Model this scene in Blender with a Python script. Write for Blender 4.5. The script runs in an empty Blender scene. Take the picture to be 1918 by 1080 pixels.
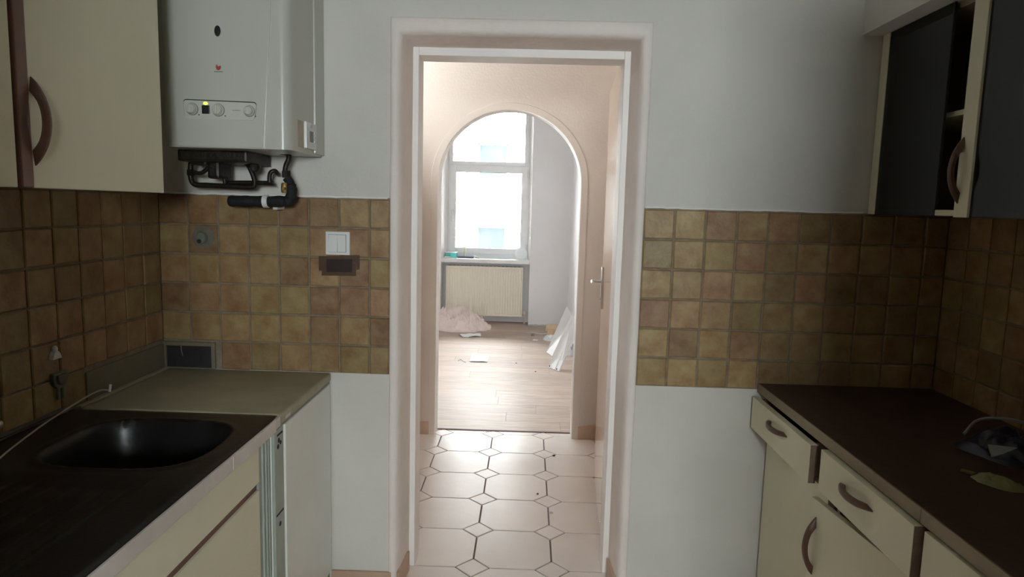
import bpy, bmesh, math, random
from mathutils import Vector, Matrix, noise

random.seed(7)
SC = bpy.context.scene
COL = SC.collection
PI = math.pi

# ------------------------------------------------------------------ camera
CAM = dict(f=1262.4, yaw=0.02096, pitch=0.12072, roll=0.02661, h=1.45)


def cam_axes():
    y, p, ro = CAM['yaw'], CAM['pitch'], CAM['roll']
    fw = Vector((-math.sin(y) * math.cos(p), math.cos(y) * math.cos(p), -math.sin(p)))
    r = Vector((math.cos(y), math.sin(y), 0))
    u = r.cross(fw)
    c, s = math.cos(ro), math.sin(ro)
    return c * r + s * u, -s * r + c * u, fw


R_, U_, F_ = cam_axes()
cd = bpy.data.cameras.new('camera')
cam = bpy.data.objects.new('camera', cd)
COL.objects.link(cam)
m = Matrix((R_, U_, -F_)).transposed().to_4x4()
m.translation = (0, 0, CAM['h'])
cam.matrix_world = m
cd.sensor_fit = 'HORIZONTAL'
cd.sensor_width = 36.0
cd.lens = 36.0 * CAM['f'] / 1918.0
cd.clip_start = 0.02
cd.clip_end = 200
SC.camera = cam


def at(px, py, axis, val):
    """measured pixel of the photograph -> world point on the plane axis = val"""
    d = (px - 959) / CAM['f'] * R_ - (py - 540) / CAM['f'] * U_ + F_
    o = Vector((0, 0, CAM['h']))
    return o + d * ((val - o[axis]) / d[axis])


# ------------------------------------------------------------------ light
world = bpy.data.worlds.new('overcast_sky')
SC.world = world
world.use_nodes = True
bg = world.node_tree.nodes['Background']
bg.inputs[0].default_value = (0.93, 0.97, 1.0, 1)
bg.inputs[1].default_value = 108.0

vs = SC.view_settings
vs.view_transform = 'Standard'
vs.look = 'None'
vs.exposure = 0.0
vs.gamma = 1.0
vs.use_curve_mapping = False
SC.cycles.max_bounces = 14
SC.cycles.diffuse_bounces = 8
SC.cycles.transparent_max_bounces = 16
SC.cycles.sample_clamp_indirect = 6.0


def portal(name, loc, rot, sx, sy):
    l = bpy.data.lights.new(name, 'AREA')
    l.shape = 'RECTANGLE'
    l.size, l.size_y = sx, sy
    l.cycles.is_portal = True
    o = bpy.data.objects.new(name, l)
    o.location = loc
    o.rotation_euler = rot
    COL.objects.link(o)
    return o


# ------------------------------------------------------------------ materials
def mat(name, col, rough=.6, metal=0.0, var=0.0, scale=6.0, bump=0.0, bscale=60.0, coat=0.0, emit=None, spec=0.5,
        col2=None, stretch=None, rnd=0.0):
    M = bpy.data.materials.new(name)
    M.use_nodes = True
    nt = M.node_tree
    N, L = nt.nodes, nt.links
    b = N['Principled BSDF']
    b.inputs['Base Color'].default_value = (*col, 1)
    b.inputs['Roughness'].default_value = rough
    b.inputs['Metallic'].default_value = metal
    b.inputs['Specular IOR Level'].default_value = spec
    if coat:
        b.inputs['Coat Weight'].default_value = coat
        b.inputs['Coat Roughness'].default_value = .06
    if emit:
        b.inputs['Emission Color'].default_value = (*emit[:3], 1)
        b.inputs['Emission Strength'].default_value = emit[3]
    tc = N.new('ShaderNodeTexCoord')
    src = tc.outputs['Object']
    if stretch:
        mp = N.new('ShaderNodeMapping')
        mp.inputs['Scale'].default_value = stretch
        L.new(src, mp.inputs['Vector'])
        src = mp.outputs['Vector']
    oi = None
    if rnd:
        oi = N.new('ShaderNodeObjectInfo')
        va = N.new('ShaderNodeVectorMath')
        va.operation = 'MULTIPLY_ADD'
        cm = N.new('ShaderNodeCombineXYZ')
        for i in range(3):
            L.new(oi.outputs['Random'], cm.inputs[i])
        L.new(cm.outputs[0], va.inputs[0])
        va.inputs[1].default_value = (37, 53, 71)
        L.new(src, va.inputs[2])
        src = va.outputs[0]
    if var or col2:
        nz = N.new('ShaderNodeTexNoise')
        nz.inputs['Scale'].default_value = scale
        nz.inputs['Detail'].default_value = 5
        nz.inputs['Roughness'].default_value = .6
        L.new(src, nz.inputs['Vector'])
        rp = N.new('ShaderNodeValToRGB')
        c2 = col2 or tuple(min(1, c * (1 + var)) for c in col)
        c1 = col if col2 else tuple(c * (1 - var) for c in col)
        rp.color_ramp.elements[0].color = (*c1, 1)
        rp.color_ramp.elements[1].color = (*c2, 1)
        rp.color_ramp.elements[0].position = .32
        rp.color_ramp.elements[1].position = .68
        L.new(nz.outputs['Fac'], rp.inputs['Fac'])
        out = rp.outputs['Color']
        if rnd:
            hs = N.new('ShaderNodeHueSaturation')
            mr = N.new('ShaderNodeMapRange')
            mr.inputs['To Min'].default_value = 1 - rnd
            mr.inputs['To Max'].default_value = 1 + rnd
            L.new(oi.outputs['Random'], mr.inputs['Value'])
            L.new(mr.outputs[0], hs.inputs['Value'])
            m2 = N.new('ShaderNodeMath')
            m2.operation = 'MULTIPLY_ADD'
            fr = N.new('ShaderNodeMath')
            fr.operation = 'FRACT'
            m3 = N.new('ShaderNodeMath')
            m3.operation = 'MULTIPLY'
            m3.inputs[1].default_value = 17.0
            L.new(oi.outputs['Random'], m3.inputs[0])
            L.new(m3.outputs[0], fr.inputs[0])
            L.new(fr.outputs[0], m2.inputs[0])
            m2.inputs[1].default_value = .04 * min(1, rnd * 4)
            m2.inputs[2].default_value = .5 - .02 * min(1, rnd * 4)
            L.new(m2.outputs[0], hs.inputs['Hue'])
            L.new(out, hs.inputs['Color'])
            out = hs.outputs['Color']
        L.new(out, b.inputs['Base Color'])
    if bump:
        n2 = N.new('ShaderNodeTexNoise')
        n2.inputs['Scale'].default_value = bscale
        n2.inputs['Detail'].default_value = 4
        L.new(src, n2.inputs['Vector'])
        bp = N.new('ShaderNodeBump')
        bp.inputs['Strength'].default_value = bump
        bp.inputs['Distance'].default_value = .01
        L.new(n2.outputs['Fac'], bp.inputs['Height'])
        L.new(bp.outputs['Normal'], b.inputs['Normal'])
    return M


def glass_mat(name, tint, ior=1.45, rough=0.0):
    M = bpy.data.materials.new(name)
    M.use_nodes = True
    nt = M.node_tree
    N, L = nt.nodes, nt.links
    N.remove(N['Principled BSDF'])
    t = N.new('ShaderNodeBsdfTransparent')
    t.inputs[0].default_value = (*tint, 1)
    g = N.new('ShaderNodeBsdfGlossy')
    g.inputs['Roughness'].default_value = rough
    fr = N.new('ShaderNodeFresnel')
    fr.inputs['IOR'].default_value = ior
    mx = N.new('ShaderNodeMixShader')
    L.new(fr.outputs[0], mx.inputs[0])
    L.new(t.outputs[0], mx.inputs[1])
    L.new(g.outputs[0], mx.inputs[2])
    L.new(mx.outputs[0], N['Material Output'].inputs[0])
    return M


MT = {}
MT['kwall'] = mat('kitchen_wall_paint', (.655, .64, .592), .85, var=.05, scale=2.5, bump=.12, bscale=90)
MT['white'] = mat('white_plaster', (.86, .84, .82), .8, var=.03, scale=3, bump=.15, bscale=70)
MT['surround'] = mat('door_surround_paint', (.84, .77, .725), .7, var=.05, scale=5, bump=.3, bscale=30)
MT['frame'] = mat('door_frame_paint', (.90, .87, .85), .45, var=.03, scale=6, bump=.08, bscale=40)
MT['hall'] = mat('hall_wall_paint', (.63, .54, .475), .85, var=.03, scale=3, bump=.12, bscale=80)
MT['room'] = mat('room_wall_paint', (.89, .90, .92), .85, var=.02, scale=2, bump=.08, bscale=80)
MT['ceil'] = mat('ceiling_paint', (.82, .81, .78), .9, var=.02, scale=2)
MT['kceil'] = mat('bounce_cut_ceiling', (.38, .37, .32), .9, var=.05, scale=2)  # darkened so the kitchen ceiling bounces less light
MT['rearwall'] = mat('bounce_cut_rear_wall', (.34, .33, .29), .85, var=.04, scale=2.5)  # unseen wall, darkened to keep bounce light low
MT['tile'] = mat('glazed_terracotta', (.225, .118, .049), .45, col2=(.345, .248, .12), scale=16, bump=.25, bscale=45, rnd=.2)
MT['grout'] = mat('grey_grout', (.24, .20, .15), .9, var=.25, scale=30, bump=.3, bscale=120)
MT['ftile'] = mat('floor_tile_glaze', (.80, .71, .66), .27, spec=1.0, col2=(.85, .77, .72), scale=5, bump=.06, bscale=25, rnd=.05)
MT['fgrout'] = mat('floor_grout', (.17, .12, .12), .9, var=.2, scale=20)
MT['skirt'] = mat('brown_skirting_tile', (.45, .30, .21), .45, col2=(.53, .37, .27), scale=12, bump=.1)
MT['cream'] = mat('cream_laminate', (.71, .675, .505), .45, var=.03, scale=4, bump=.05, bscale=150)
MT['brown'] = mat('brown_plastic', (.13, .055, .035), .4, var=.15, scale=20)
MT['bhandle'] = mat('brown_handle_plastic', (.10, .047, .03), .35, var=.1, scale=30)
MT['wood'] = mat('light_blocker_veneer', (.16, .10, .06), .5, col2=(.22, .14, .09), scale=6, stretch=(6, 6, .6))  # dark veneer of the added light blockers, chosen to lower ambient light
MT['boiler'] = mat('white_enamel', (.50, .51, .46), .28, var=.02, scale=3)
MT['panel'] = mat('grey_control_plastic', (.55, .55, .50), .4, var=.02, scale=8)
MT['black'] = mat('black_plastic', (.012, .012, .012), .35, var=.2, scale=30)
MT['groove'] = mat('dark_gap', (.02, .018, .015), .8, var=.2, scale=30)
MT['ledm'] = mat('yellow_green_led', (.6, .8, .05), .3, var=.05, emit=(.65, .9, .06, 2.0))
MT['red'] = mat('red_print', (.35, .05, .03), .5, var=.1, scale=60)
MT['ink'] = mat('dark_print', (.08, .085, .07), .5, var=.1, scale=60)
MT['pipe'] = mat('tarnished_pipe', (.022, .017, .013), .42, metal=.35, var=.4, scale=40, bump=.3, bscale=60)
MT['insul'] = mat('black_pipe_insulation', (.008, .008, .010), .75, var=.3, scale=40, bump=.4, bscale=80)
MT['brass'] = mat('old_brass', (.36, .24, .08), .4, metal=.7, var=.2, scale=40)
MT['wplast'] = mat('white_plastic', (.78, .79, .78), .35, var=.02, scale=10)
MT['hose'] = mat('dull_white_hose', (.50, .47, .42), .5, var=.05, scale=20)
MT['gplast'] = mat('dull_grey_plastic', (.16, .18, .14), .5, var=.15, scale=30)
MT['beige'] = mat('beige_sticker', (.42, .36, .28), .6, var=.1, scale=30)
MT['screen'] = mat('grey_lcd', (.12, .135, .13), .25, var=.05, scale=30)
MT['appl'] = mat('white_appliance_enamel', (.76, .77, .72), .32, var=.04, scale=3)
MT['appltop'] = mat('dirty_cream_top', (.36, .33, .225), .5, var=.12, scale=7, bump=.05, bscale=200)
MT['filler'] = mat('grey_filler_strip', (.36, .40, .35), .5, var=.08, scale=12)
MT['sink'] = mat('dark_sink_steel', (.013, .012, .012), .30, metal=.2, var=.3, scale=14, bump=.05, bscale=120)
MT['edge'] = mat('worn_white_edging', (.55, .50, .45), .5, col2=(.72, .66, .62), scale=5)
MT['sealing'] = mat('sealing_strip', (.09, .08, .07), .5, var=.2, scale=20)
MT['wtop'] = mat('dark_brown_worktop', (.05, .026, .018), .45, var=.25, scale=14, bump=.08, bscale=90)
MT['wedge'] = mat('light_brown_edging', (.20, .15, .10), .5, col2=(.28, .235, .14), scale=4)
MT['carcass'] = mat('cabinet_carcass', (.30, .25, .19), .6, var=.08, scale=8)
MT['drawerside'] = mat('brown_chipboard_edge', (.20, .14, .10), .7, var=.2, scale=40)
MT['smoked'] = glass_mat('smoked_glass', (.10, .10, .11), 1.5, .05)
MT['pane'] = glass_mat('window_glass', (.97, .985, .98), 1.45)
MT['pvc'] = mat('white_window_plastic', (.88, .91, .93), .35, var=.02, scale=6)
MT['gasket'] = mat('window_gasket', (.10, .09, .08), .7, var=.1, scale=30)
MT['sill'] = mat('white_sill_board', (.84, .85, .87), .35, var=.02, scale=5)
MT['rad'] = mat('cream_radiator_enamel', (.82, .78, .66), .4, var=.03, scale=5)
MT['radpipe'] = mat('painted_heating_pipe', (.66, .56, .50), .5, var=.05, scale=20)
MT['plank'] = mat('laminate_wood', (.32, .235, .185), .36, spec=.12, col2=(.47, .375, .32), scale=7, rnd=.10, stretch=(.6, 9, 1), bump=.04, bscale=30)
MT['plankbase'] = mat('laminate_underlay', (.20, .13, .09), .8, var=.1, scale=10)
MT['thresh'] = mat('brown_threshold', (.14, .08, .07), .5, var=.15, scale=20)
MT['cloth'] = mat('pale_pink_sheet', (.80, .69, .65), .85, var=.05, scale=9, bump=.15, bscale=150)
MT['paper'] = mat('white_paper', (.88, .91, .90), .7, var=.02, scale=20)
MT['print'] = mat('grey_print', (.55, .58, .58), .7, var=.05, scale=40)
MT['wboard'] = mat('white_board_laminate', (.84, .84, .84), .4, var=.02, scale=6)
MT['card'] = mat('cardboard', (.62, .47, .32), .8, var=.08, scale=20)
MT['film'] = mat('white_plastic_film', (.86, .88, .90), .4, var=.03, scale=12)
MT['teal'] = mat('teal_plastic', (.10, .62, .58), .35, var=.08, scale=14)
MT['navy'] = mat('dark_blue_plastic', (.07, .08, .14), .45, var=.15, scale=20)
def opal(name, col):
    M = bpy.data.materials.new(name)
    M.use_nodes = True
    N, L = M.node_tree.nodes, M.node_tree.links
    b = N['Principled BSDF']
    b.inputs['Base Color'].default_value = (*col, 1)
    b.inputs['Roughness'].default_value = .25
    t = N.new('ShaderNodeBsdfTranslucent')
    t.inputs[0].default_value = (*col, 1)
    mx = N.new('ShaderNodeMixShader')
    nz = N.new('ShaderNodeTexNoise')
    nz.inputs['Scale'].default_value = 3
    mr = N.new('ShaderNodeMapRange')
    mr.inputs['To Min'].default_value = .60
    mr.inputs['To Max'].default_value = .70
    L.new(nz.outputs['Fac'], mr.inputs['Value'])
    L.new(mr.outputs[0], mx.inputs[0])
    L.new(b.outputs[0], mx.inputs[1])
    L.new(t.outputs[0], mx.inputs[2])
    L.new(mx.outputs[0], N['Material Output'].inputs[0])
    return M


MT['wglass'] = opal('white_opal_glass', (.95, .97, .98))
MT['bottle'] = mat('milky_bottle', (.80, .79, .72), .3, var=.04, scale=14)
MT['door'] = mat('beech_laminate', (.55, .38, .28), .16, col2=(.62, .45, .34), scale=5, stretch=(6, 6, .5), coat=.5)
MT['chrome'] = mat('satin_steel', (.62, .58, .55), .3, metal=.9, var=.03, scale=20)
MT['tape'] = mat('brown_packing_tape', (.085, .05, .03), .3, col2=(.13, .08, .05), scale=14, bump=.15, bscale=40)
MT['tapedark'] = mat('dark_brown_tape', (.035, .022, .018), .35, var=.2, scale=14, bump=.15, bscale=40)
MT['cement'] = mat('grey_cement', (.17, .155, .12), .9, var=.15, scale=30, bump=.4, bscale=60)
MT['patch'] = mat('grey_green_plaster', (.16, .165, .12), .9, col2=(.22, .17, .11), scale=8, bump=.4, bscale=40)
MT['nichem'] = mat('recess_shade_dark', (.03, .028, .032), .45, var=.3, scale=14)  # dark colour stands in for the shade inside the recess
MT['bag'] = mat('dark_plastic_bag', (.014, .014, .028), .3, var=.4, scale=14)
MT['green'] = mat('olive_green_pouch', (.15, .17, .045), .45, col2=(.24, .23, .10), scale=30)
MT['label'] = mat('pale_wrapper', (.26, .28, .26), .5, var=.1, scale=14)
MT['debris'] = mat('dark_crumb', (.05, .035, .03), .8, var=.2, scale=60)
MT['facade'] = mat('white_facade_plaster', (.82, .81, .79), .9, var=.02, scale=1)
MT['fledge'] = mat('facade_ledge', (.62, .57, .53), .9, var=.05, scale=1)
MT['fglass'] = mat('facade_glass', (.0095, .0115, .013), .08, var=.2, scale=1, spec=.03)
MT['street'] = mat('street_asphalt', (.25, .25, .25), .9, var=.1, scale=.5)


# ------------------------------------------------------------------ helpers
def bx(bm, x0, x1, y0, y1, z0, z1):
    v = [bm.verts.new((x, y, z)) for x in (x0, x1) for y in (y0, y1) for z in (z0, z1)]
    for f in ((0, 1, 3, 2), (4, 6, 7, 5), (0, 4, 5, 1), (2, 3, 7, 6), (0, 2, 6, 4), (1, 5, 7, 3)):
        bm.faces.new([v[i] for i in f])
    return bm


def box(x0, x1, y0, y1, z0, z1, bev=0.0, seg=2):
    bm = bmesh.new()
    bx(bm, min(x0, x1), max(x0, x1), min(y0, y1), max(y0, y1), min(z0, z1), max(z0, z1))
    if bev:
        bmesh.ops.bevel(bm, geom=bm.edges[:], offset=bev, segments=seg, profile=.6, affect='EDGES')
    return bm


def ring(x0, x1, y0, y1, z0, z1, t, bev=0.0, tb=None, tt=None):
    """rectangular frame in the xz plane, butt jointed"""
    tb, tt = t if tb is None else tb, t if tt is None else tt
    return join(box(x0, x0 + t, y0, y1, z0, z1, bev), box(x1 - t, x1, y0, y1, z0, z1, bev),
                box(x0 + t, x1 - t, y0, y1, z0, z0 + tb, bev), box(x0 + t, x1 - t, y0, y1, z1 - tt, z1, bev))


def join(*bms):
    out = bmesh.new()
    for b in bms:
        me = bpy.data.meshes.new('t')
        b.to_mesh(me)
        b.free()
        out.from_mesh(me)
        bpy.data.meshes.remove(me)
    return out


def prism(pts, axis, a, b, bev=0.0):
    """2D outline extruded along an axis; pts are the other two coordinates in xyz order"""
    bm = bmesh.new()

    def P(p, t):
        return {0: (t, p[0], p[1]), 1: (p[0], t, p[1]), 2: (p[0], p[1], t)}[axis]
    A = [bm.verts.new(P(p, a)) for p in pts]
    B = [bm.verts.new(P(p, b)) for p in pts]
    bm.faces.new(A)
    bm.faces.new(B[::-1])
    n = len(pts)
    for i in range(n):
        bm.faces.new((A[i], B[i], B[(i + 1) % n], A[(i + 1) % n]))
    bmesh.ops.recalc_face_normals(bm, faces=bm.faces)
    if bev:
        bmesh.ops.bevel(bm, geom=bm.edges[:], offset=bev, segments=2, profile=.6, affect='EDGES')
    return bm


def catmull(pts, n=6):
    pts = [Vector(p) for p in pts]
    P = [2 * pts[0] - pts[1]] + pts + [2 * pts[-1] - pts[-2]]
    out = []
    for i in range(1, len(P) - 2):
        for k in range(n):
            t = k / n
            a, b, c, d = P[i - 1], P[i], P[i + 1], P[i + 2]
            out.append(.5 * (2 * b + (c - a) * t + (2 * a - 5 * b + 4 * c - d) * t * t + (3 * b - a - 3 * c + d) * t ** 3))
    out.append(pts[-1])
    return out


def tube(pts, r, seg=12, smooth=5, rad=None):
    path = catmull(pts, smooth) if smooth else [Vector(p) for p in pts]
    bm = bmesh.new()
    rings = []
    up = Vector((0, .3, 1))
    for i, p in enumerate(path):
        t = (path[min(i + 1, len(path) - 1)] - path[max(i - 1, 0)]).normalized()
        u = (up - t * up.dot(t))
        if u.length < .05:
            u = Vector((1, 0, 0)) - t * t.x
        u.normalize()
        w = t.cross(u)
        up = u
        rr = r if rad is None else rad(i / (len(path) - 1))
        rings.append([bm.verts.new(p + (u * math.cos(a) + w * math.sin(a)) * rr) for a in [2 * PI * k / seg for k in range(seg)]])
    for A, B in zip(rings, rings[1:]):
        for k in range(seg):
            bm.faces.new((A[k], A[(k + 1) % seg], B[(k + 1) % seg], B[k]))
    bm.faces.new(rings[0][::-1])
    bm.faces.new(rings[-1])
    bmesh.ops.recalc_face_normals(bm, faces=bm.faces)
    return bm


def lathe(prof, center, axis='z', seg=24, sx=1.0, sy=1.0):
    """prof: (radius, height) list"""
    bm = bmesh.new()
    c = Vector(center)
    rings = []
    for r, h in prof:
        ring = []
        for k in range(seg):
            a = 2 * PI * k / seg
            x, y = r * math.cos(a) * sx, r * math.sin(a) * sy
            q = {'z': (x, y, h), 'y': (x, -h, y), 'x': (h, x, y), 'nx': (-h, x, y)}[axis]
            ring.append(bm.verts.new(c + Vector(q)))
        rings.append(ring)
    for A, B in zip(rings, rings[1:]):
        for k in range(seg):
            bm.faces.new((A[k], A[(k + 1) % seg], B[(k + 1) % seg], B[k]))
    bm.faces.new(rings[0][::-1])
    bm.faces.new(rings[-1])
    bmesh.ops.recalc_face_normals(bm, faces=bm.faces)
    return bm


def world_loc(o):
    v = Vector((0, 0, 0))
    while o:
        v += o.location
        o = o.parent
    return v


def obj(name, bm, material, parent=None, smooth=False, loc=None):
    """mesh given in world coordinates; one object"""
    me = bpy.data.meshes.new(name)
    o = bpy.data.objects.new(name, me)
    COL.objects.link(o)
    if parent:
        o.parent = parent
        off = world_loc(parent)
    else:
        off = Vector(loc) if loc else Vector((0, 0, 0))
        o.location = off
    bmesh.ops.recalc_face_normals(bm, faces=bm.faces)
    bmesh.ops.translate(bm, verts=bm.verts, vec=-off)
    bm.to_mesh(me)
    bm.free()
    me.materials.append(material)
    if smooth:
        for p in me.polygons:
            p.use_smooth = True
        try:
            me.set_sharp_from_angle(angle=math.radians(40))
        except Exception:
            pass
    return o


def tag(o, label, cat, group=None, kind=None):
    o['label'] = label
    o['category'] = cat
    if group:
        o['group'] = group
    if kind:
        o['kind'] = kind
    return o


def thing(name, label, cat, loc, group=None, kind=None):
    o = bpy.data.objects.new(name, None)
    COL.objects.link(o)
    o.location = loc
    o.empty_display_size = .05
    return tag(o, label, cat, group, kind)


def struct(name, bm, material, label, cat):
    return tag(obj(name, bm, material), label, cat, kind='structure')


# ------------------------------------------------------------------ dimensions
XL, XR, YB, ZC = -1.315, 1.46, 2.38, 2.6     # kitchen
YR = -1.9                                     # kitchen rear wall
DX0, DX1, DZ = -.485, .403, 2.078             # door opening in the kitchen wall
YH = 2.66                                     # hall side of that wall
YA0, YA1 = 4.14, 4.245                        # arch wall
YW = 8.2                                      # front of window wall piers
HXL, HXR = -1.5, .64                          # hall
RXL, RXR, RZC = -3.3, .52, 3.05               # far room

# ------------------------------------------------------------------ floor of kitchen and hall
P = .32267
GX, GY = -.18497, 2.56461
floor = struct('floor', box(XL - .2, XR + .2, YR - .2, YA1 - .006, -.12, -.005), MT['fgrout'],
               'dark grouted bed of the tiled kitchen and hall floor', 'floor')


def clip(poly, axis, val, keep_less):
    out = []
    for i in range(len(poly)):
        a, b = poly[i], poly[(i + 1) % len(poly)]
        ia = (a[axis] <= val) == keep_less
        ib = (b[axis] <= val) == keep_less
        if ia:
            out.append(a)
        if ia != ib:
            t = (val - a[axis]) / (b[axis] - a[axis])
            out.append((a[0] + (b[0] - a[0]) * t, a[1] + (b[1] - a[1]) * t))
    return out


def slab_piece(poly, z0, z1, ch=.0016):
    bm = bmesh.new()
    cx = sum(p[0] for p in poly) / len(poly)
    cy = sum(p[1] for p in poly) / len(poly)

    def ins(p):
        d = Vector((p[0] - cx, p[1] - cy))
        l = max(d.length, 1e-6)
        d *= (l - ch) / l
        return (cx + d.x, cy + d.y)
    A = [bm.verts.new((*p, z0)) for p in poly]
    B = [bm.verts.new((*p, z1 - ch)) for p in poly]
    C = [bm.verts.new((*ins(p), z1)) for p in poly]
    n = len(poly)
    for i in range(n):
        j = (i + 1) % n
        bm.faces.new((A[i], A[j], B[j], B[i]))
        bm.faces.new((B[i], B[j], C[j], C[i]))
    bm.faces.new(C)
    return bm


cut = .2165 * P
g = .0033


def floor_piece(poly, name):
    poly = clip(poly, 1, YA1 - .008, True)
    if len(poly) < 3:
        return
    xs = [p[0] for p in poly]
    ys = [p[1] for p in poly]
    if max(xs) - min(xs) < .015 or max(ys) - min(ys) < .015:
        return
    obj(name, slab_piece(poly, -.006, random.uniform(-.0004, .0006)), MT['ftile'], floor)


for i in range(-4, 6):
    for j in range(-7, 6):
        x, y = GX + i * P, GY + j * P
        inside_k = YR < y < YB and -.8 < x + P / 2 < .95
        inside_h = y + P > YB and y < YA1 and HXL - .1 < x + P / 2 < HXR + .1
        if not (inside_k or inside_h):
            continue
        h, c = P / 2, cut
        ox, oy = x + h, y + h
        k = h - g
        q = h - c - g * .4
        floor_piece([(ox + a, oy + b) for a, b in ((k, -q), (k, q), (q, k), (-q, k), (-k, q), (-k, -q), (-q, -k), (q, -k))], 'octagon_tile')
        d = c - g * 1.5
        floor_piece([(x + d, y), (x, y + d), (x - d, y), (x, y - d)], 'diamond_tile')

# ------------------------------------------------------------------ kitchen walls
bm = bmesh.new()
bx(bm, XL - .2, DX0, YB, YH, 0, ZC)
bx(bm, DX1, XR + .2, YB, YH, 0, ZC)
bx(bm, DX0, DX1, YB, YH, DZ, ZC)
wall_back = struct('wall_back', bm, MT['kwall'], 'grey white kitchen wall with the plastered doorway and brown tile band', 'wall')
wall_left = struct('wall_left', box(XL - .2, XL, YR, YB, 0, ZC), MT['kwall'], 'shaded kitchen wall with dark brown tiles above the sink', 'wall')
wall_right = struct('wall_right', box(XR, XR + .2, YR, YB, 0, ZC), MT['kwall'], 'shaded kitchen wall with dark brown tiles above the brown worktop', 'wall')
# rear wall with an unseen window, placed and sized to light the back wall
KWX0, KWX1, KWZ0, KWZ1 = -.12, .72, 1.39, 2.04
bm = bmesh.new()
bx(bm, XL - .2, KWX0, YR - .25, YR, 0, ZC)
bx(bm, KWX1, XR + .2, YR - .25, YR, 0, ZC)
bx(bm, KWX0, KWX1, YR - .25, YR, 0, KWZ0)
bx(bm, KWX0, KWX1, YR - .25, YR, KWZ1, ZC)
struct('wall_rear', bm, MT['rearwall'], 'unseen kitchen wall with an added light window facing the doorway', 'wall')
struct('ceiling', box(XL - .2, XR + .2, YR - .25, YB + .1, ZC, ZC + .15), MT['kceil'], 'kitchen ceiling, darkened to cut bounce light', 'ceiling')
struct('ceiling_hall', box(XL - .3, XR + .2, YB + .1, YA1, ZC, ZC + .15), MT['ceil'], 'white ceiling over the hall', 'ceiling')
struct('soffit', box(1.105, XR, YR, YB, 2.052, ZC), MT['kwall'], 'boxed plaster soffit above the glass wall cabinets', 'soffit')

# tiles --------------------------------------------------------------
_tm = {}


def tile_mesh(w, h, v):
    key = (round(w, 4), round(h, 4), v)
    if key in _tm:
        return _tm[key]
    rnd = random.Random(hash(key) & 0xffff)
    bm = bmesh.new()
    a, b, t = w / 2, h / 2, .0085
    cs = [(-a, -b), (a, -b), (a, b), (-a, b)]
    j = [(x + rnd.uniform(-.0011, .0011), z + rnd.uniform(-.0011, .0011)) for x, z in cs]
    i3 = .0032
    ins = [(x - math.copysign(i3, x), z - math.copysign(i3, z)) for x, z in j]
    A = [bm.verts.new((x, 0, z)) for x, z in cs]
    B = [bm.verts.new((x, -t + .0028, z)) for x, z in j]
    C = [bm.verts.new((x, -t + rnd.uniform(-.0006, .0006), z)) for x, z in ins]
    for i in range(4):
        k = (i + 1) % 4
        bm.faces.new((A[i], A[k], B[k], B[i]))
        bm.faces.new((B[i], B[k], C[k], C[i]))
    bm.faces.new(C)
    bmesh.ops.recalc_face_normals(bm, faces=bm.faces)
    me = bpy.data.meshes.new('tile')
    bm.to_mesh(me)
    bm.free()
    me.materials.append(MT['tile'])
    _tm[key] = me
    return me


PW, PH, JT = .108, .105, .0055
ROW_TOP = 1.464


def tile_run(parent, cols, to_world, rotz, top, rows=6, skip=()):
    """cols: (start, end) along the wall"""
    for ci, (a, b) in enumerate(cols):
        for r in range(rows):
            if (ci, r) in skip:
                continue
            w = (b - a) - JT
            h = PH - JT
            if w < .012:
                continue
            o = bpy.data.objects.new('tile', tile_mesh(w, h, random.randrange(4)))
            COL.objects.link(o)
            o.parent = parent
            c = (a + b) / 2
            z = top - PH * (r + .5)
            o.location = to_world(c, z)
            o.rotation_euler = (random.uniform(-.006, .006), random.uniform(-.004, .004), rotz + random.uniform(-.006, .006))


def steps(start, end, pitch):
    out = []
    s = 1 if end > start else -1
    a = start
    while (end - a) * s > 1e-4:
        b = a + s * pitch
        if (end - b) * s < 0:
            b = end
        out.append((min(a, b), max(a, b)))
        a = b
    return out


GT = .004
obj('grout', box(XL, DX0 + .002, YB - GT, YB, .836, ROW_TOP + .004), MT['grout'], wall_back)
obj('grout', box(DX1 - .002, XR, YB - GT, YB, .824, 1.458), MT['grout'], wall_back)
obj('grout', box(XL, XL + GT, YR, YB - GT, .836, ROW_TOP + .004), MT['grout'], wall_left)
obj('grout', box(XR - GT, XR, YR, YB - GT, .836, 1.458), MT['grout'], wall_right)
cols_l = [(-.558, DX0)] + steps(-.558, XL + .004, PW)
tile_run(wall_back, cols_l, lambda c, z: (c, YB - .0015, z), 0, ROW_TOP, skip={(len(cols_l) - 1, 5), (len(cols_l) - 2, 5)} | {(1, 9)})
cols_r = steps(DX1, XR - .004, PW)
tile_run(wall_back, cols_r, lambda c, z: (c, YB - .0015, z), 0, 1.455)
cols_w = steps(YB - .012, .55, PW)
tile_run(wall_left, cols_w, lambda c, z: (XL + .0015, c, z), PI / 2, ROW_TOP, skip={(k, 5) for k in range(4)})
cols_w = steps(YB - .012, 1.0, PW)
tile_run(wall_right, cols_w, lambda c, z: (XR - .0015, c, z), -PI / 2, 1.455)
# plaster patch and flat dark plate for the shade of a recess in the corner above the appliance
obj('plaster_patch', box(XL, XL + .012, YB - .012 - 4 * PW, YB - .012, .837, .925, .004), MT['patch'], wall_left)
fr = obj('recess_frame', ring(-1.312, -1.118, YB - .014, YB, .836, .934, .015, .003, tb=.004), MT['patch'], wall_back)
obj('recess_shade_plate', box(-1.30, -1.134, YB - .0065, YB, .836, .920), MT['nichem'], wall_back)  # flat plate on the wall, recess shade put into its colour
obj('recess_wire', tube([(-1.243, YB - .010, .918), (-1.241, YB - .012, .900), (-1.238, YB - .010, .882)], .0015, 6, 3), MT['label'], wall_back)
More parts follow.
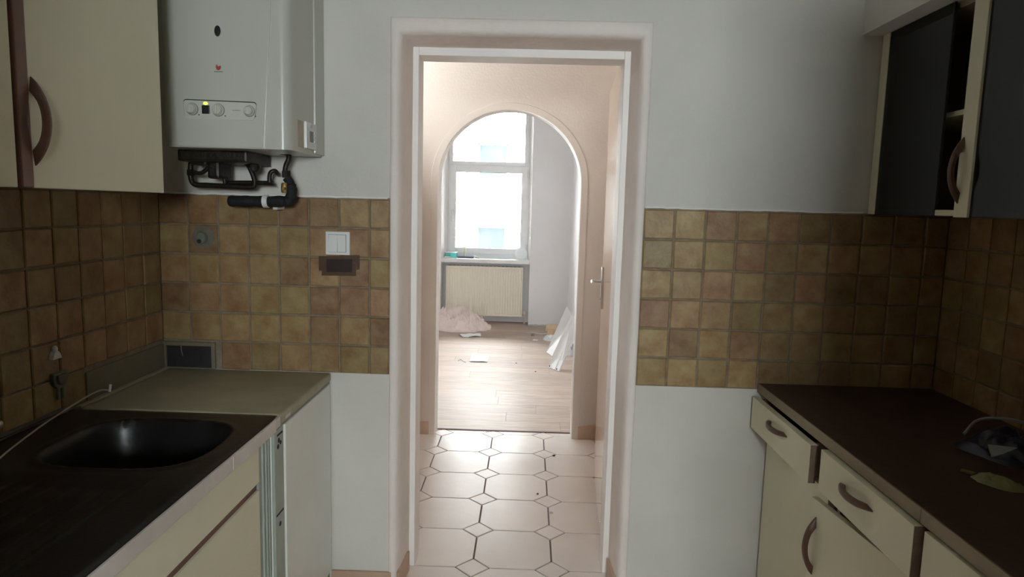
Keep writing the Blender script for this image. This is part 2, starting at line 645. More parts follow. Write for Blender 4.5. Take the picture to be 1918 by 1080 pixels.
# rough plaster bead above tile band
rough = []
for x0, x1, z in ((XL + .01, DX0 - .01, ROW_TOP), (DX1 + .005, 1.16, 1.457)):
    pts = []
    n = 40
    for i in range(n + 1):
        x = x0 + (x1 - x0) * i / n
        pts.append((x, YB - .003, z + .003 + .0025 * noise.noise((x * 25, 0, z))))
    rough.append(tube(pts, .0035, 6, 0))
for b in rough:
    obj('plaster_bead', b, MT['white'], wall_back)

# ------------------------------------------------------------------ doorway trim
def portal_sweep(prof_side, prof_top, x0, x1, ztop, y_of, zbot=0.0):
    """profiles: (inset, y) pairs, same length; sweeps up the left side, over the top and down the right"""
    bm = bmesh.new()
    rows = []
    n = 14
    for k in range(n + 1):
        z = zbot + (1 - zbot) * 0 + (k / n)
        rows.append(('L', k / n))
    loops = []
    for (i_s, ys), (i_t, yt) in zip(prof_side, prof_top):
        loop = []
        zt = ztop - i_t
        for k in range(n + 1):
            t = k / n
            w = .0018 * noise.noise((t * 9, i_s * 40, 1.3))
            loop.append((x0 + i_s + w, ys, zbot + (zt - zbot) * t))
        for k in range(1, 9):
            t = k / 9
            w = .0018 * noise.noise((t * 9, i_s * 40, 7.1))
            loop.append((x0 + i_s + (x1 - x0 - 2 * i_s) * t, ys, zt + w))
        for k in range(n + 1):
            t = 1 - k / n
            w = .0018 * noise.noise((t * 9, i_s * 40, 4.7))
            loop.append((x1 - i_s + w, ys, zbot + (zt - zbot) * t))
        loops.append([bm.verts.new(p) for p in loop])
    for A, B in zip(loops, loops[1:]):
        for k in range(len(A) - 1):
            bm.faces.new((A[k], A[k + 1], B[k + 1], B[k]))
    return bm


side = [(-.004, YB + .002), (0, YB - .006), (.003, YB - .009), (.020, YB - .009), (.030, YB + .002), (.036, YB + .03), (.044, 2.56), (.044, 2.60)]
top = [(-.004, YB + .002), (0, YB - .006), (.004, YB - .009), (.036, YB - .009), (.048, YB + .002), (.051, YB + .03), (.054, 2.56), (.054, 2.60)]
o = struct('trim_1', portal_sweep(side, top, DX0, DX1, DZ, None), MT['surround'], 'thick white plaster surround of the kitchen doorway', 'door surround')
for p in o.data.polygons:
    p.use_smooth = True
# painted inner frame
bm = join(box(DX0 + .03, -.419, 2.56, 2.675, 0, 2.06, .003), box(.337, DX1 - .03, 2.56, 2.675, 0, 2.06, .003),
          box(-.419, .337, 2.56, 2.675, 1.995, 2.06, .003))
door_frame = struct('trim_2', bm, MT['frame'], 'narrow white painted door frame inside the plaster surround', 'door frame')
# skirting pieces at the doorway
sk = []
struct('baseboard_left', join(box(-.70, DX0 + .010, YB - .012, YB, 0, .077, .003)), MT['skirt'], 'brown tile skirting between white appliance and doorway', 'baseboard')
struct('baseboard_right', join(box(DX1 - .006, .87, YB - .012, YB, 0, .077, .003)), MT['skirt'], 'brown tile skirting between doorway and cream base cabinet', 'baseboard')
struct('baseboard_reveal_left', prism([(DX0 + .030, YB - .010), (DX0 + .043, YB - .010), (DX0 + .052, 2.53), (DX0 + .038, 2.53)], 2, 0, .079, .002), MT['skirt'],
       'brown skirting tile inside the doorway on the boiler side', 'baseboard')
struct('baseboard_reveal_right', prism([(DX1 - .030, YB - .010), (DX1 - .043, YB - .010), (DX1 - .052, 2.53), (DX1 - .038, 2.53)], 2, 0, .079, .002), MT['skirt'],
       'brown skirting tile inside the doorway on the open door side', 'baseboard')

# open door leaf in the hall
A = Vector((.350, 2.685, 0))
B = Vector((.398, 3.534, 0))
d = (B - A).normalized()
nrm = Vector((d.y, -d.x, 0))      # to the right, away from the passage
leaf = prism([tuple((A)[:2]), tuple((B)[:2]), tuple((B + nrm * .04)[:2]), tuple((A + nrm * .04)[:2])], 2, .008, 2.04, .002)
door = struct('door_1', leaf, MT['door'], 'pale beech laminate door standing open in the hall', 'door')
nl = -nrm


def on_door(s, off, z):
    q = A + d * s + nl * off
    return Vector((q.x, q.y, z))


L_ = (B - A).length
pl = prism([(L_ - .10, .94), (L_ - .058, .94), (L_ - .058, 1.155), (L_ - .10, 1.155)], 1, 0, .009, .003)
for v in pl.verts:
    s, t, z = v.co
    v.co = on_door(s, t, z)
plate = obj('door_handle', pl, MT['chrome'], door, True)
obj('lever', join(tube([on_door(L_ - .079, .004, 1.083), on_door(L_ - .079, .048, 1.083)], .008, 12, 0),
                  tube([on_door(L_ - .079, .046, 1.083), on_door(L_ - .10, .054, 1.083), on_door(L_ - .19, .054, 1.080)], .0095, 12, 5)), MT['chrome'], plate, True)
obj('keyhole', lathe([(.006, 0), (.006, .001)], on_door(L_ - .079, .0095, .99), 'nx', 12), MT['groove'], plate)
for z in (.25, 1.80):
    obj('hinge', lathe([(.008, 0), (.008, .09)], (.343, 2.681, z), 'z', 12), MT['frame'], door, True)

# ------------------------------------------------------------------ hall walls and arch
ACX, AR, ASP = -.1195, .4335, 1.592


def arch_outline(extra, n=32, zb=0.0):
    r = AR + extra
    pts = [(ACX - r, zb)]
    pts += [(ACX - r * math.cos(PI * k / n), ASP + r * math.sin(PI * k / n)) for k in range(n + 1)]
    pts.append((ACX + r, zb))
    return pts


def arch_wall(x0, x1, y0, y1, z1):
    bm = bmesh.new()
    pts = arch_outline(0)
    n = len(pts)
    outer = []
    for (x, z) in pts:
        if z <= ASP + 1e-6 and x < ACX:
            outer.append((x0, z))
        elif z <= ASP + 1e-6:
            outer.append((x1, z))
        else:
            a = math.atan2(z - ASP, x - ACX)
            # shoot to the bounding box
            dx, dz = math.cos(a), math.sin(a)
            t = min(((x1 - ACX) / dx if dx > 1e-6 else 1e9), ((x0 - ACX) / dx if dx < -1e-6 else 1e9), (z1 - ASP) / dz)
            outer.append((ACX + dx * t, ASP + dz * t))
    # corners
    res_o, res_i = [], []
    for i in range(n):
        if i and abs(outer[i][1] - z1) < 1e-6 and abs(outer[i - 1][1] - z1) > 1e-6:
            res_o.append((x0, z1)); res_i.append(pts[i])
        if i and abs(outer[i][1] - z1) > 1e-6 and abs(outer[i - 1][1] - z1) < 1e-6:
            res_o.append((x1, z1)); res_i.append(pts[i - 1])
        res_o.append(outer[i]); res_i.append(pts[i])
    for y, flip in ((y0, False), (y1, True)):
        for i in range(len(res_o) - 1):
            q = []
            for p in (res_i[i], res_i[i + 1], res_o[i + 1], res_o[i]):
                if not q or (abs(q[-1][0] - p[0]) + abs(q[-1][1] - p[1])) > 1e-6:
                    q.append(p)
            if len(q) >= 3:
                bm.faces.new([bm.verts.new((x, y, z)) for x, z in q])
    for i in range(n - 1):
        (xa, za), (xb, zb) = pts[i], pts[i + 1]
        bm.faces.new([bm.verts.new(c) for c in ((xa, y0, za), (xb, y0, zb), (xb, y1, zb), (xa, y1, za))])
    bmesh.ops.remove_doubles(bm, verts=bm.verts, dist=1e-5)
    return bm


wall_arch = struct('wall_arch', arch_wall(HXL - .1, HXR + .1, YA0, YA1, ZC), MT['hall'], 'beige hall wall pierced by a round arch', 'wall')
# plaster band round the arch, painted white inside
def arch_band(rings):
    bm = bmesh.new()
    lo = [[bm.verts.new((x, y, z)) for x, z in arch_outline(ex, 40, 0.001)] for ex, y in rings]
    for a, b in zip(lo, lo[1:]):
        for k in range(len(a) - 1):
            bm.faces.new((a[k], a[k + 1], b[k + 1], b[k]))
    return bm


struct('trim_3', arch_band(((.043, YA0 + .001), (.0415, YA0 - .003), (.003, YA0 - .003))), MT['hall'], 'slightly raised plaster band round the arch opening', 'arch trim')
struct('trim_4', arch_band(((.003, YA0 - .003), (-.002, YA0 + .001), (-.002, YA1 + .002))), MT['white'], 'white painted lining of the round arch', 'arch lining')
struct('baseboard_hall_left', join(box(HXL, ACX - AR - .040, YA0 - .012, YA0, 0, .082, .003)), MT['skirt'], 'brown skirting tile on the arch wall away from the door', 'baseboard')
pts = [(ACX + AR + .040, 0), (HXR, 0), (HXR, .094)]
for k in range(12):
    t = k / 11
    pts.append((HXR - .02 - (HXR - .02 - ACX - AR - .04) * t, .092 + .004 * noise.noise((t * 14, 3, 1)) - (.012 * max(0, t - .8) * 5)))
struct('baseboard_hall_right', prism(pts, 1, YA0 - .012, YA0, .0015), MT['skirt'], 'brown skirting tile with ragged plaster edge behind the open door', 'baseboard')
struct('wall_hall_right', box(HXR, HXR + .12, YH, YA0, 0, ZC), MT['hall'], 'beige hall wall behind the open door', 'wall')
HW0, HW1, HV0, HV1 = 3.30, 4.04, 2.15, 2.45
bm = bmesh.new()
bx(bm, HXL - .12, HXL, YH, HW0, 0, ZC)
bx(bm, HXL - .12, HXL, HW1, YA0, 0, ZC)
bx(bm, HXL - .12, HXL, HW0, HW1, 0, HV0)
bx(bm, HXL - .12, HXL, HW0, HW1, HV1, ZC)
struct('wall_hall_left', bm, MT['hall'], 'beige hall wall with the opening of the added light window across from the open door', 'wall')
struct('threshold', box(ACX - AR, ACX + AR, YA1 - .012, YA1 + .006, -.01, .006, .002), MT['thresh'], 'dark brown threshold strip under the arch', 'threshold')

# ------------------------------------------------------------------ far room
floor2 = struct('floor_room', box(RXL - .2, RXR + .2, YA1 + .001, 8.9, -.12, -.004), MT['plankbase'], 'underlay of the laminate floor beyond the arch', 'floor')
y = YA1 + .006
row = 0
PWD = .193
rr = random.Random(3)
while y < 8.44:
    y2 = min(y + PWD, 8.45)
    x = RXL - rr.uniform(0, 1.2)
    while x < RXR:
        x2 = min(x + 1.28, RXR)
        xa = max(x, RXL)
        if x2 - xa > .02:
            key = None
            obj('plank', slab_piece([(xa + .0006, y + .0006), (x2 - .0006, y + .0006), (x2 - .0006, y2 - .0006), (xa + .0006, y2 - .0006)], -.005, 0.0, .001), MT['plank'], floor2)
        x += 1.28
    y += PWD
    row += 1

NX0, NX1 = -1.052, .036         # window niche
WZ0, WZ1 = .80, 2.78
N2X0, N2X1 = -3.05, -1.50       # second window
WY = 8.44                       # niche back / window inner face
bm = bmesh.new()
bx(bm, NX1, RXR + .2, YW, 8.8, 0, RZC)
bx(bm, N2X1, NX0, YW, 8.8, 0, RZC)
bx(bm, RXL - .2, N2X0, YW, 8.8, 0, RZC)
for a, b in ((NX0, NX1), (N2X0, N2X1)):
    bx(bm, a, b, WY, 8.8, 0, WZ0 - .05)
    bx(bm, a, b, YW, 8.8, WZ1, RZC)
struct('wall_window', bm, MT['room'], 'white far room wall with deep window niches', 'wall')
struct('wall_room_right', box(RXR, RXR + .2, YA1, YW, 0, RZC), MT['room'], 'white far room wall where the boards lean', 'wall')
struct('wall_room_left', box(RXL - .2, RXL, YA1, YW, 0, RZC), MT['room'], 'white far room wall away from the boards', 'wall')
bm = join(box(RXL - .2, HXL - .1, YA0, YA1, 0, RZC), box(HXL - .1, RXR + .3, YA0, YA1, ZC, RZC))
struct('wall_room_front', bm, MT['room'], 'white far room wall beside and above the arch', 'wall')
struct('ceiling_room', box(RXL - .2, RXR + .2, YA1, 8.8, RZC, RZC + .15), MT['ceil'], 'white ceiling of the far room', 'ceiling')
o = struct('baseboard_room', prism([(NX1 + .004, .0)] + [(NX1 + .004 + .47 * k / 14, .018 + .006 * noise.noise((k * .9, 2, 5))) for k in range(15)] + [(NX1 + .474, 0)], 1, YW - .006, YW, 0),
           MT['print'], 'ragged bluish plaster edge at the foot of the pier', 'baseboard')


def window(name, x0, x1, z0, z1, yf, label, detail=True, facing=1):
    """plastic window: frame front at yf, room towards -y when facing = 1"""
    s = facing

    def bb(xa, xb, ya, yb, za, zb, bev=.004):
        return box(xa, xb, yf + s * ya, yf + s * yb, za, zb, bev)
    w = thing(name, label, 'window', ((x0 + x1) / 2, yf, z0), kind='structure')
    fw = .05
    obj('window_frame', ring(x0, x1, yf, yf + s * .07, z0, z1, fw, .003, tb=.07), MT['pvc'], w)
    zt0, zt1 = z0 + 1.12, z0 + 1.17
    if z1 - z0 < 1.6:
        zt0 = zt1 = z1 - fw
    else:
        obj('transom', bb(x0 + fw, x1 - fw, 0, .07, zt0, zt1), MT['pvc'], w)

    def sash(xa, xb, za, zb, t, nm):
        sa = obj(nm, ring(xa, xb, yf - s * .014, yf + s * .05, za, zb, t, .004), MT['pvc'], w)
        e = .004
        obj('gasket', ring(xa + t - .001, xb - t + .001, yf + s * .004, yf + s * .012, za + t - .001, zb - t + .001, .005), MT['gasket'], sa)
        obj('pane', bb(xa + t - .004, xb - t + .004, .014, .020, za + t - .004, zb - t + .004, 0), MT['pane'], sa)
        return sa
    sl = sash(x0 + .03, x1 - .03, z0 + .05, zt0 + .015, .072, 'lower_sash')
    if zt1 > zt0:
        sash(x0 + .015, x1 - .03, zt1 - .02, z1 - .02, .042, 'upper_sash')
    zc = (z0 + zt0) / 2
    hx = x0 + .066
    obj('handle', join(bb(hx - .013, hx + .013, -.022, -.012, zc - .035, zc + .035, .004), bb(hx - .008, hx + .008, -.055, -.020, zc + .005, zc + .02, .003),
                       bb(hx - .010, hx + .010, -.066, -.050, zc - .115, zc + .022, .005)), MT['wplast'], sl)
    for z in (z0 + .14, zt0 - .06):
        obj('hinge', bb(x1 - .036, x1 - .014, -.03, -.008, z - .045, z + .045, .006), MT['wplast'], sl)
    return w


w1 = window('window_1', -1.008, .012, WZ0 + .0, 2.76, 8.47, 'white plastic window with transom above the radiator, facade outside')
obj('window_sill', box(NX0 - .0, NX1 - .0, YW + .03, 8.475, .752, .803, .006), MT['sill'], w1)
w1b = obj('reveal_filler', join(prism([(NX0, YW + .002), (-1.000, 8.47), (-1.000, 8.6), (NX0, 8.6)], 2, .803, WZ1), prism([(NX1, YW + .002), (.004, 8.47), (.004, 8.6), (NX1, 8.6)], 2, .803, WZ1), box(-1.0, .004, 8.47, 8.6, 2.74, WZ1)), MT['white'], w1)
w2 = window('window_2', N2X0 + .02, N2X1 - .02, WZ0, 2.76, 8.47, 'white plastic window of the far room beside the radiator window')
obj('window_sill', box(N2X0, N2X1, YW + .03, 8.475, .752, .803, .006), MT['sill'], w2)
w3 = window('window_added_kitchen', KWX0 + .005, KWX1 - .005, KWZ0, KWZ1, YR - .1, 'unseen white plastic window added to light the kitchen back wall', facing=-1)  # unseen window, added as the rear light of the kitchen
portal('portal_room_one', (-.5, 8.66, 1.8), (-PI / 2, 0, 0), 1.0, 1.95)
portal('portal_room_two', (-2.275, 8.66, 1.8), (-PI / 2, 0, 0), 1.5, 1.95)
portal('portal_kitchen', ((KWX0 + KWX1) / 2, YR - .22, (KWZ0 + KWZ1) / 2), (PI / 2, 0, 0), KWX1 - KWX0, KWZ1 - KWZ0)
w4 = thing('window_added_hall', 'unseen white framed window added high in the wall to light the hall', 'window', (HXL, (HW0 + HW1) / 2, HV0), kind='structure')  # unseen window, added to brighten the hall
obj('window_frame', join(box(HXL - .09, HXL - .03, HW0, HW0 + .03, HV0, HV1, .003), box(HXL - .09, HXL - .03, HW1 - .03, HW1, HV0, HV1, .003),
                         box(HXL - .09, HXL - .03, HW0 + .03, HW1 - .03, HV0, HV0 + .03, .003), box(HXL - .09, HXL - .03, HW0 + .03, HW1 - .03, HV1 - .03, HV1, .003)), MT['pvc'], w4)
obj('pane', box(HXL - .066, HXL - .060, HW0 + .028, HW1 - .028, HV0 + .028, HV1 - .028), MT['pane'], w4)
portal('portal_hall', (HXL - .115, (HW0 + HW1) / 2, (HV0 + HV1) / 2), (0, -PI / 2, 0), HV1 - HV0, HW1 - HW0)

# ------------------------------------------------------------------ outside: house across the street
FY = 24.0
bld = thing('apartment_building', 'white apartment house with rows of windows seen through the far window', 'building', (-.9, FY, -10))
p0 = at(896, 268, 1, FY)
p1 = at(950, 332, 1, FY)
per = (at(920, 268, 1, FY).z - at(920, 423, 1, FY).z)
ww, wh = p1.x - p0.x, p0.z - p1.z
cols = [p0.x + k * 2.6 for k in range(-2, 3)]
rowsz = [p1.z + k * per for k in range(-3, 3)]
xs = sorted([-14.0, 12.0] + [c for c in cols] + [c + ww for c in cols])
zs = sorted([-10.0, 11.0] + [z for z in rowsz] + [z + wh for z in rowsz])
bm = bmesh.new()
for i in range(len(xs) - 1):
    for j in range(len(zs) - 1):
        if i % 2 == 1 and j % 2 == 1:
            continue
        v = [bm.verts.new(c) for c in ((xs[i], FY, zs[j]), (xs[i + 1], FY, zs[j]), (xs[i + 1], FY, zs[j + 1]), (xs[i], FY, zs[j + 1]))]
        bm.faces.new(v)
bmesh.ops.remove_doubles(bm, verts=bm.verts, dist=1e-4)
geo = bmesh.ops.extrude_face_region(bm, geom=bm.faces[:])
bmesh.ops.translate(bm, verts=[v for v in geo['geom'] if isinstance(v, bmesh.types.BMVert)], vec=(0, .35, 0))
obj('wall', bm, MT['facade'], bld)
for c in cols:
    for z in rowsz:
        e = .05
        wn = obj('window', join(box(c, c + e, FY + .1, FY + .18, z, z + wh), box(c + ww - e, c + ww, FY + .1, FY + .18, z, z + wh), box(c, c + ww, FY + .1, FY + .18, z, z + e),
                                box(c, c + ww, FY + .1, FY + .18, z + wh - e, z + wh)), MT['pvc'], bld)
        obj('pane', box(c, c + ww, FY + .13, FY + .15, z, z + wh), MT['fglass'], wn)
        obj('ledge', box(c - .10, c + ww + .10, FY - .10, FY + .05, z - .16, z - .10), MT['fledge'], bld)
        obj('lintel', box(c - .06, c + ww + .06, FY - .06, FY + .05, z + wh + .06, z + wh + .12), MT['fledge'], bld)
struct('street', box(-30, 30, 8.9, 24, -10.2, -10), MT['street'], 'grey street between the houses far below', 'street')

# ------------------------------------------------------------------ handles
def bow_handle(origin, along, out, length, proj, width):
    """bow handle with pointed feet; origin = one tip on the surface"""
    along, out = Vector(along).normalized(), Vector(out).normalized()
    wv = along.cross(out)
    n = 18
    bm = bmesh.new()
    outer, inner = [], []
    for i in range(n + 1):
        t = i / n
        h = proj * (math.sin(PI * t) ** .75)
        outer.append((t, h))
        if t < .2 or t > .8:
            inner.append((t, 0.0))
        else:
            u = (t - .2) / .6
            inner.append((t, max(0, (proj - .0125) * min(1, (math.sin(PI * u) ** .45)))))
    rows = []
    for (t, ho), (_, hi) in zip(outer, inner):
        wd = width * (.25 + .75 * min(1, math.sin(PI * t) * 1.6)) / 2
        b0 = Vector(origin) + along * (t * length)
        rows.append([bm.verts.new(b0 + out * hi - wv * wd), bm.verts.new(b0 + out * hi + wv * wd),
                     bm.verts.new(b0 + out * (ho * .75 + hi * .25) + wv * wd), bm.verts.new(b0 + out * max(ho, hi + .001) + wv * wd * .5), bm.verts.new(b0 + out * max(ho, hi + .001) - wv * wd * .5),
                     bm.verts.new(b0 + out * (ho * .75 + hi * .25) - wv * wd)])
    for a, b in zip(rows, rows[1:]):
        for k in range(6):
            bm.faces.new((a[k], a[(k + 1) % 6], b[(k + 1) % 6], b[k]))
    bm.faces.new(rows[0])
    bm.faces.new(rows[-1])
    return bm


# ------------------------------------------------------------------ unseen tall units added to block light from the side walls
tc = thing('light_blocker_cupboard', 'unseen tall dark wood unit added to block light from the sink wall', 'light blocker', (-1.0, -.2, 0))
obj('body', box(XL + .02, -.602, -.90, .42, .08, 2.15, .003), MT['wood'], tc)
obj('plinth', box(XL + .05, -.64, -.90, .42, 0, .08), MT['brown'], tc)
for a, b in ((-.896, -.228), (-.224, .418)):
    dr = obj('door', box(-.600, -.582, a, b, .085, 2.146, .002), MT['wood'], tc)
    obj('handle', bow_handle((-.582, -.226 + (.05 if a > -.5 else -.05), 1.0), (0, 0, 1), (1, 0, 0), .175, .036, .016), MT['bhandle'], dr, True)
fg = thing('light_blocker_refrigerator', 'unseen tall dark wood unit added to block light from the brown worktop wall', 'refrigerator', (1.15, 0, 0))
obj('body', box(.662, XR - .10, -.27, .365, .03, 2.0, .01), MT['wood'], fg)
for a, b in ((.05, 1.30), (1.31, 1.99)):
    dr = obj('door', box(.602, .657, -.27, .365, a, b, .012), MT['wood'], fg)
    obj('handle', box(.575, .605, .26, .29, b - .35 if a < 1 else a + .05, b - .05 if a < 1 else a + .35, .006), MT['chrome'], dr)

# ------------------------------------------------------------------ left wall cabinets
LCX = -1.0
for (y0, y1, lab, grp, hand) in ((1.318, 1.845, 'cream wall cabinet with brown edge strip beside the boiler', None, True),
                                 (.77, 1.312, 'cream wall cabinet over the sink, away from the boiler', None, False)):
    c = thing('wall_cabinet', lab, 'cabinet', (-1.16, (y0 + y1) / 2, 1.463))
    obj('body', box(XL + .005, LCX - .021, y0, y1, 1.466, 2.17, .002), MT['cream'], c)
    dr = obj('door', box(LCX - .019, LCX, y0 + (.031 if hand else .002), y1 - .001, 1.462, 2.17, .002), MT['cream'], c)
    if hand:
        obj('edge_strip', box(LCX - .022, LCX + .004, y0, y0 + .032, 1.462, 2.17, .003), MT['brown'], c)
        obj('handle', bow_handle((LCX, y0 + .044, 1.507), (0, 0, 1), (1, 0, 0), .175, .036, .016), MT['bhandle'], dr, True)
    else:
        obj('edge_strip', box(LCX - .022, LCX + .004, y0, y0 + .03, 1.462, 2.17, .003), MT['brown'], c)

# ------------------------------------------------------------------ boiler
BX0, BX1, BY, BZ0, BZ1 = -1.108, -.722, 2.045, 1.602, 2.42
boiler = thing('gas_boiler', 'white wall hung gas boiler with knobs, pipes underneath', 'boiler', ((BX0 + BX1) / 2, 2.2, BZ0))
bm = box(BX0, BX1, BY, YB - .03, BZ0, BZ1)
ve = [e for e in bm.edges if abs(e.verts[0].co.z - e.verts[1].co.z) > .1 and e.verts[0].co.y < BY + .01]
bmesh.ops.bevel(bm, geom=ve, offset=.030, segments=6, profile=.5, affect='EDGES')
obj('casing', bm, MT['boiler'], boiler, True)
obj('back_frame', box(BX0 + .005, BX1 + .006, YB - .105, YB - .003, BZ0 + .006, BZ1, .004), MT['boiler'], boiler)
fp = prism([(BX0 + .028, BZ1 - .01), (-.758, BZ1 - .01), (-.772, 2.0), (-.797, BZ0 + .002), (-1.060, BZ0 + .002), (BX0 + .030, 1.9)], 1, BY - .0055, BY + .002, .0018)
front = obj('front_panel', fp, MT['boiler'], boiler)
gv = prism([(BX0 + .026, BZ1 - .008), (-.7555, BZ1 - .008), (-.7695, 2.0), (-.7945, BZ0 + .001), (-1.0625, BZ0 + .001), (BX0 + .0275, 1.9)], 1, BY - .0015, BY + .002)
obj('panel_joint', gv, MT['panel'], boiler)


def rr_poly(c4, r, n=4):
    """rounded quadrilateral from 4 corners (x,z)"""
    out = []
    for i in range(4):
        p, a, b = Vector(c4[i]), Vector(c4[i - 1]), Vector(c4[(i + 1) % 4])
        s, e = p + (a - p).normalized() * r, p + (b - p).normalized() * r
        for k in range(n + 1):
            t = k / n
            q = s * (1 - t) ** 2 + p * 2 * t * (1 - t) + e * t * t
            out.append((q.x, q.y))
    return out


FYB = BY - .0055
tl, tr, br_, bl = [at(*q, 1, FYB) for q in ((344, 187), (480, 193), (476, 224), (348, 221))]
cc = [(v.x, v.z) for v in (tl, tr, br_, bl)]
mid = (sum(c[0] for c in cc) / 4, sum(c[1] for c in cc) / 4)


def grow(c4, e):
    return [(x + math.copysign(e, x - mid[0]), z + math.copysign(e, z - mid[1])) for x, z in c4]


obj('panel_recess', prism(rr_poly([(x, z + .0008) for x, z in grow(cc, .0022)], .012), 1, FYB - .0009, FYB + .002), MT['groove'], boiler)
cp = obj('control_panel', prism(rr_poly([(x, z - .0012) for x, z in grow(cc, -.0012)], .011), 1, FYB - .0016, FYB + .002), MT['panel'], boiler)
for (px, py, r) in ((360, 204, .0172), (409, 206, .0175), (467, 208, .0155)):
    c = at(px, py, 1, FYB - .002)
    kb = obj('knob', lathe([(r, 0), (r, .003), (r * .86, .0045), (r * .8, .013), (r * .72, .015), (r * .6, .0155)], c, 'y', 28), MT['boiler'], cp, True)
    obj('knob_ring', lathe([(r * 1.07, -.0004), (r * 1.07, .0009)], c, 'y', 28), MT['ink'], cp)
    obj('pointer', box(c.x - .002, c.x + .002, c.y - .018, c.y - .014, c.z - r * .7, c.z + r * .7, .001), MT['panel'], kb)
    obj('mark', lathe([(.0022, 0), (.0022, .0004)], (c.x + r * 1.15, FYB - .0014, c.z - r * .95), 'y', 10), MT['ink'], cp)
c = at(385.5, 205, 1, FYB - .002)
obj('display', box(c.x - .0118, c.x + .0118, FYB - .004, FYB, c.z - .0125, c.z + .0125, .0018), MT['black'], cp)
c = at(385, 193.5, 1, FYB - .002)
obj('indicator_lamp', lathe([(.0068, 0), (.0064, .0015), (.004, .003), (.001, .0034)], c, 'y', 16, 1.0, .62), MT['ledm'], cp, True)
c = at(443, 206.5, 1, FYB - .002)
for k in range(8):
    w = (.0018, .0022, .0016, .0024, .0018, .002, .0016, .0022)[k]
    h = (.0021, .0014, .0014, .0019, .0013, .0021, .0014, .0013)[k]
    obj('letter_mark', box(c.x - .0125 + k * .0031, c.x - .0125 + k * .0031 + w, FYB - .0022, FYB - .001, c.z - .0011, c.z - .0011 + h), MT['ink'], cp)
c = at(407.5, 58, 1, FYB)
obj('sight_hole', lathe([(.0096, 0), (.0096, .001), (.008, .0014)], c, 'y', 24, 1.0, 1.65), MT['black'], boiler)
c = at(409, 126.5, 1, FYB)
blob = [(-.0075, .0005), (-.0058, .0075), (-.0042, .0092), (-.003, .0058), (.0008, .0022), (.0035, .0052), (.0068, .0058), (.0080, .002), (.0062, -.0042), (.0015, -.0078), (-.004, -.0062)]
obj('emblem', prism([(c.x + a, c.z + b) for a, b in blob], 1, c.y - .0008, c.y + .001), MT['red'], boiler)
for k in range(9):
    obj('letter_mark', box(c.x - .0125 + k * .0029, c.x - .0125 + k * .0029 + .0022, c.y - .0006, c.y + .001, c.z - .0128, c.z - .0128 + (.0024, .0017, .0022)[k % 3]), MT['ink'], boiler)

# pipes under the boiler (traced in the plane of the connections)
PYY = 2.26


def pp(px, py, y=PYY):
    return at(px, py, 1, y)


obj('gas_valve_body', join(box(pp(366, 280).x, pp(490, 280).x, 2.14, 2.34, 1.566, BZ0 + .002, .008), box(pp(374, 0).x, pp(402, 0).x, 2.17, 2.30, 1.556, 1.58, .006),
                           box(pp(395, 0).x, pp(418, 0).x, 2.2, 2.30, 1.515, 1.60, .009)), MT['pipe'], boiler)
obj('pump_fitting', join(tube([pp(448, 285), pp(462, 300), pp(472, 310)], .016, 10, 4), lathe([(.014, 0), (.016, .004), (.016, .02), (.012, .026)], pp(481, 314, 2.25), 'y', 10)), MT['pipe'], boiler, True)
obj('pipe', tube([pp(366, 298), pp(358, 306), pp(357, 322), pp(358, 336), pp(365, 345), pp(385, 346.5), pp(430, 348.5), pp(468, 350), pp(477, 345), pp(475, 331), pp(468, 314), pp(460, 300)], .0085, 12, 6), MT['pipe'], boiler, True)
obj('pipe', tube([pp(362, 322, 2.25), pp(376, 324, 2.25), pp(388, 316, 2.25), pp(396, 304, 2.25)], .007, 10, 6), MT['pipe'], boiler, True)
obj('pipe', tube([pp(417, 286), pp(419, 305), pp(420, 330), pp(422, 344)], .0075, 12, 5), MT['pipe'], boiler, True)
obj('pipe', tube([pp(426, 342, 2.28), pp(470, 342, 2.28), pp(512, 342.5, 2.28)], .0075, 12, 4), MT['pipe'], boiler, True)
obj('pipe', tube([pp(505, 341, 2.275), pp(505, 330, 2.275), pp(508, 322, 2.275), pp(515, 320, 2.28), pp(519, 324, 2.30), pp(518, 324, 2.37)], .0075, 12, 5), MT['pipe'], boiler, True)
obj('pipe', tube([pp(512, 282), pp(527, 285), pp(539, 288), pp(541, 297), pp(536, 309), pp(534, 320), pp(535, 328)], .0085, 12, 6), MT['pipe'], boiler, True)
obj('union_nut', lathe([(.012, -.012), (.0145, -.01), (.0145, .01), (.012, .012)], pp(536, 326), 'z', 6), MT['pipe'], boiler)
obj('union_nut', lathe([(.011, -.010), (.013, -.008), (.013, .008), (.011, .010)], pp(357, 323), 'z', 6), MT['pipe'], boiler)
obj('brass_valve', join(lathe([(.009, -.018), (.0115, -.014), (.0115, .010), (.008, .016)], pp(533, 351, 2.25), 'z', 12), lathe([(.005, 0), (.005, .014)], pp(533, 353, 2.24), 'y', 10)), MT['brass'], boiler, True)
ins = obj('insulated_pipe', tube([pp(537, 333), pp(543, 342), pp(545, 352), pp(546, 366), pp(541, 375.5), pp(530, 377), pp(500, 377.5), pp(470, 377), pp(436, 376.5)], .0175, 14, 6,
                                 rad=lambda t: .0145 if t < .18 else .0185 + .0012 * math.sin(t * 50)), MT['insul'], boiler, True)
obj('end_plug', tube([pp(436, 376.5), pp(430, 376.5), pp(427, 376.5)], .02, 14, 4, rad=lambda t: .0195 * math.sqrt(max(.05, 1 - t * t))), MT['insul'], ins, True)
obj('pipe_clip', tube([pp(494, 377), pp(499, 377), pp(503, 377)], .021, 14, 3, rad=lambda t: .0215), MT['wplast'], ins, True)
obj('clip_tab', box(pp(499, 0).x - .006, pp(499, 0).x + .010, 2.30, 2.372, pp(499, 388).z - .008, pp(499, 388).z + .012, .003), MT['wplast'], ins)
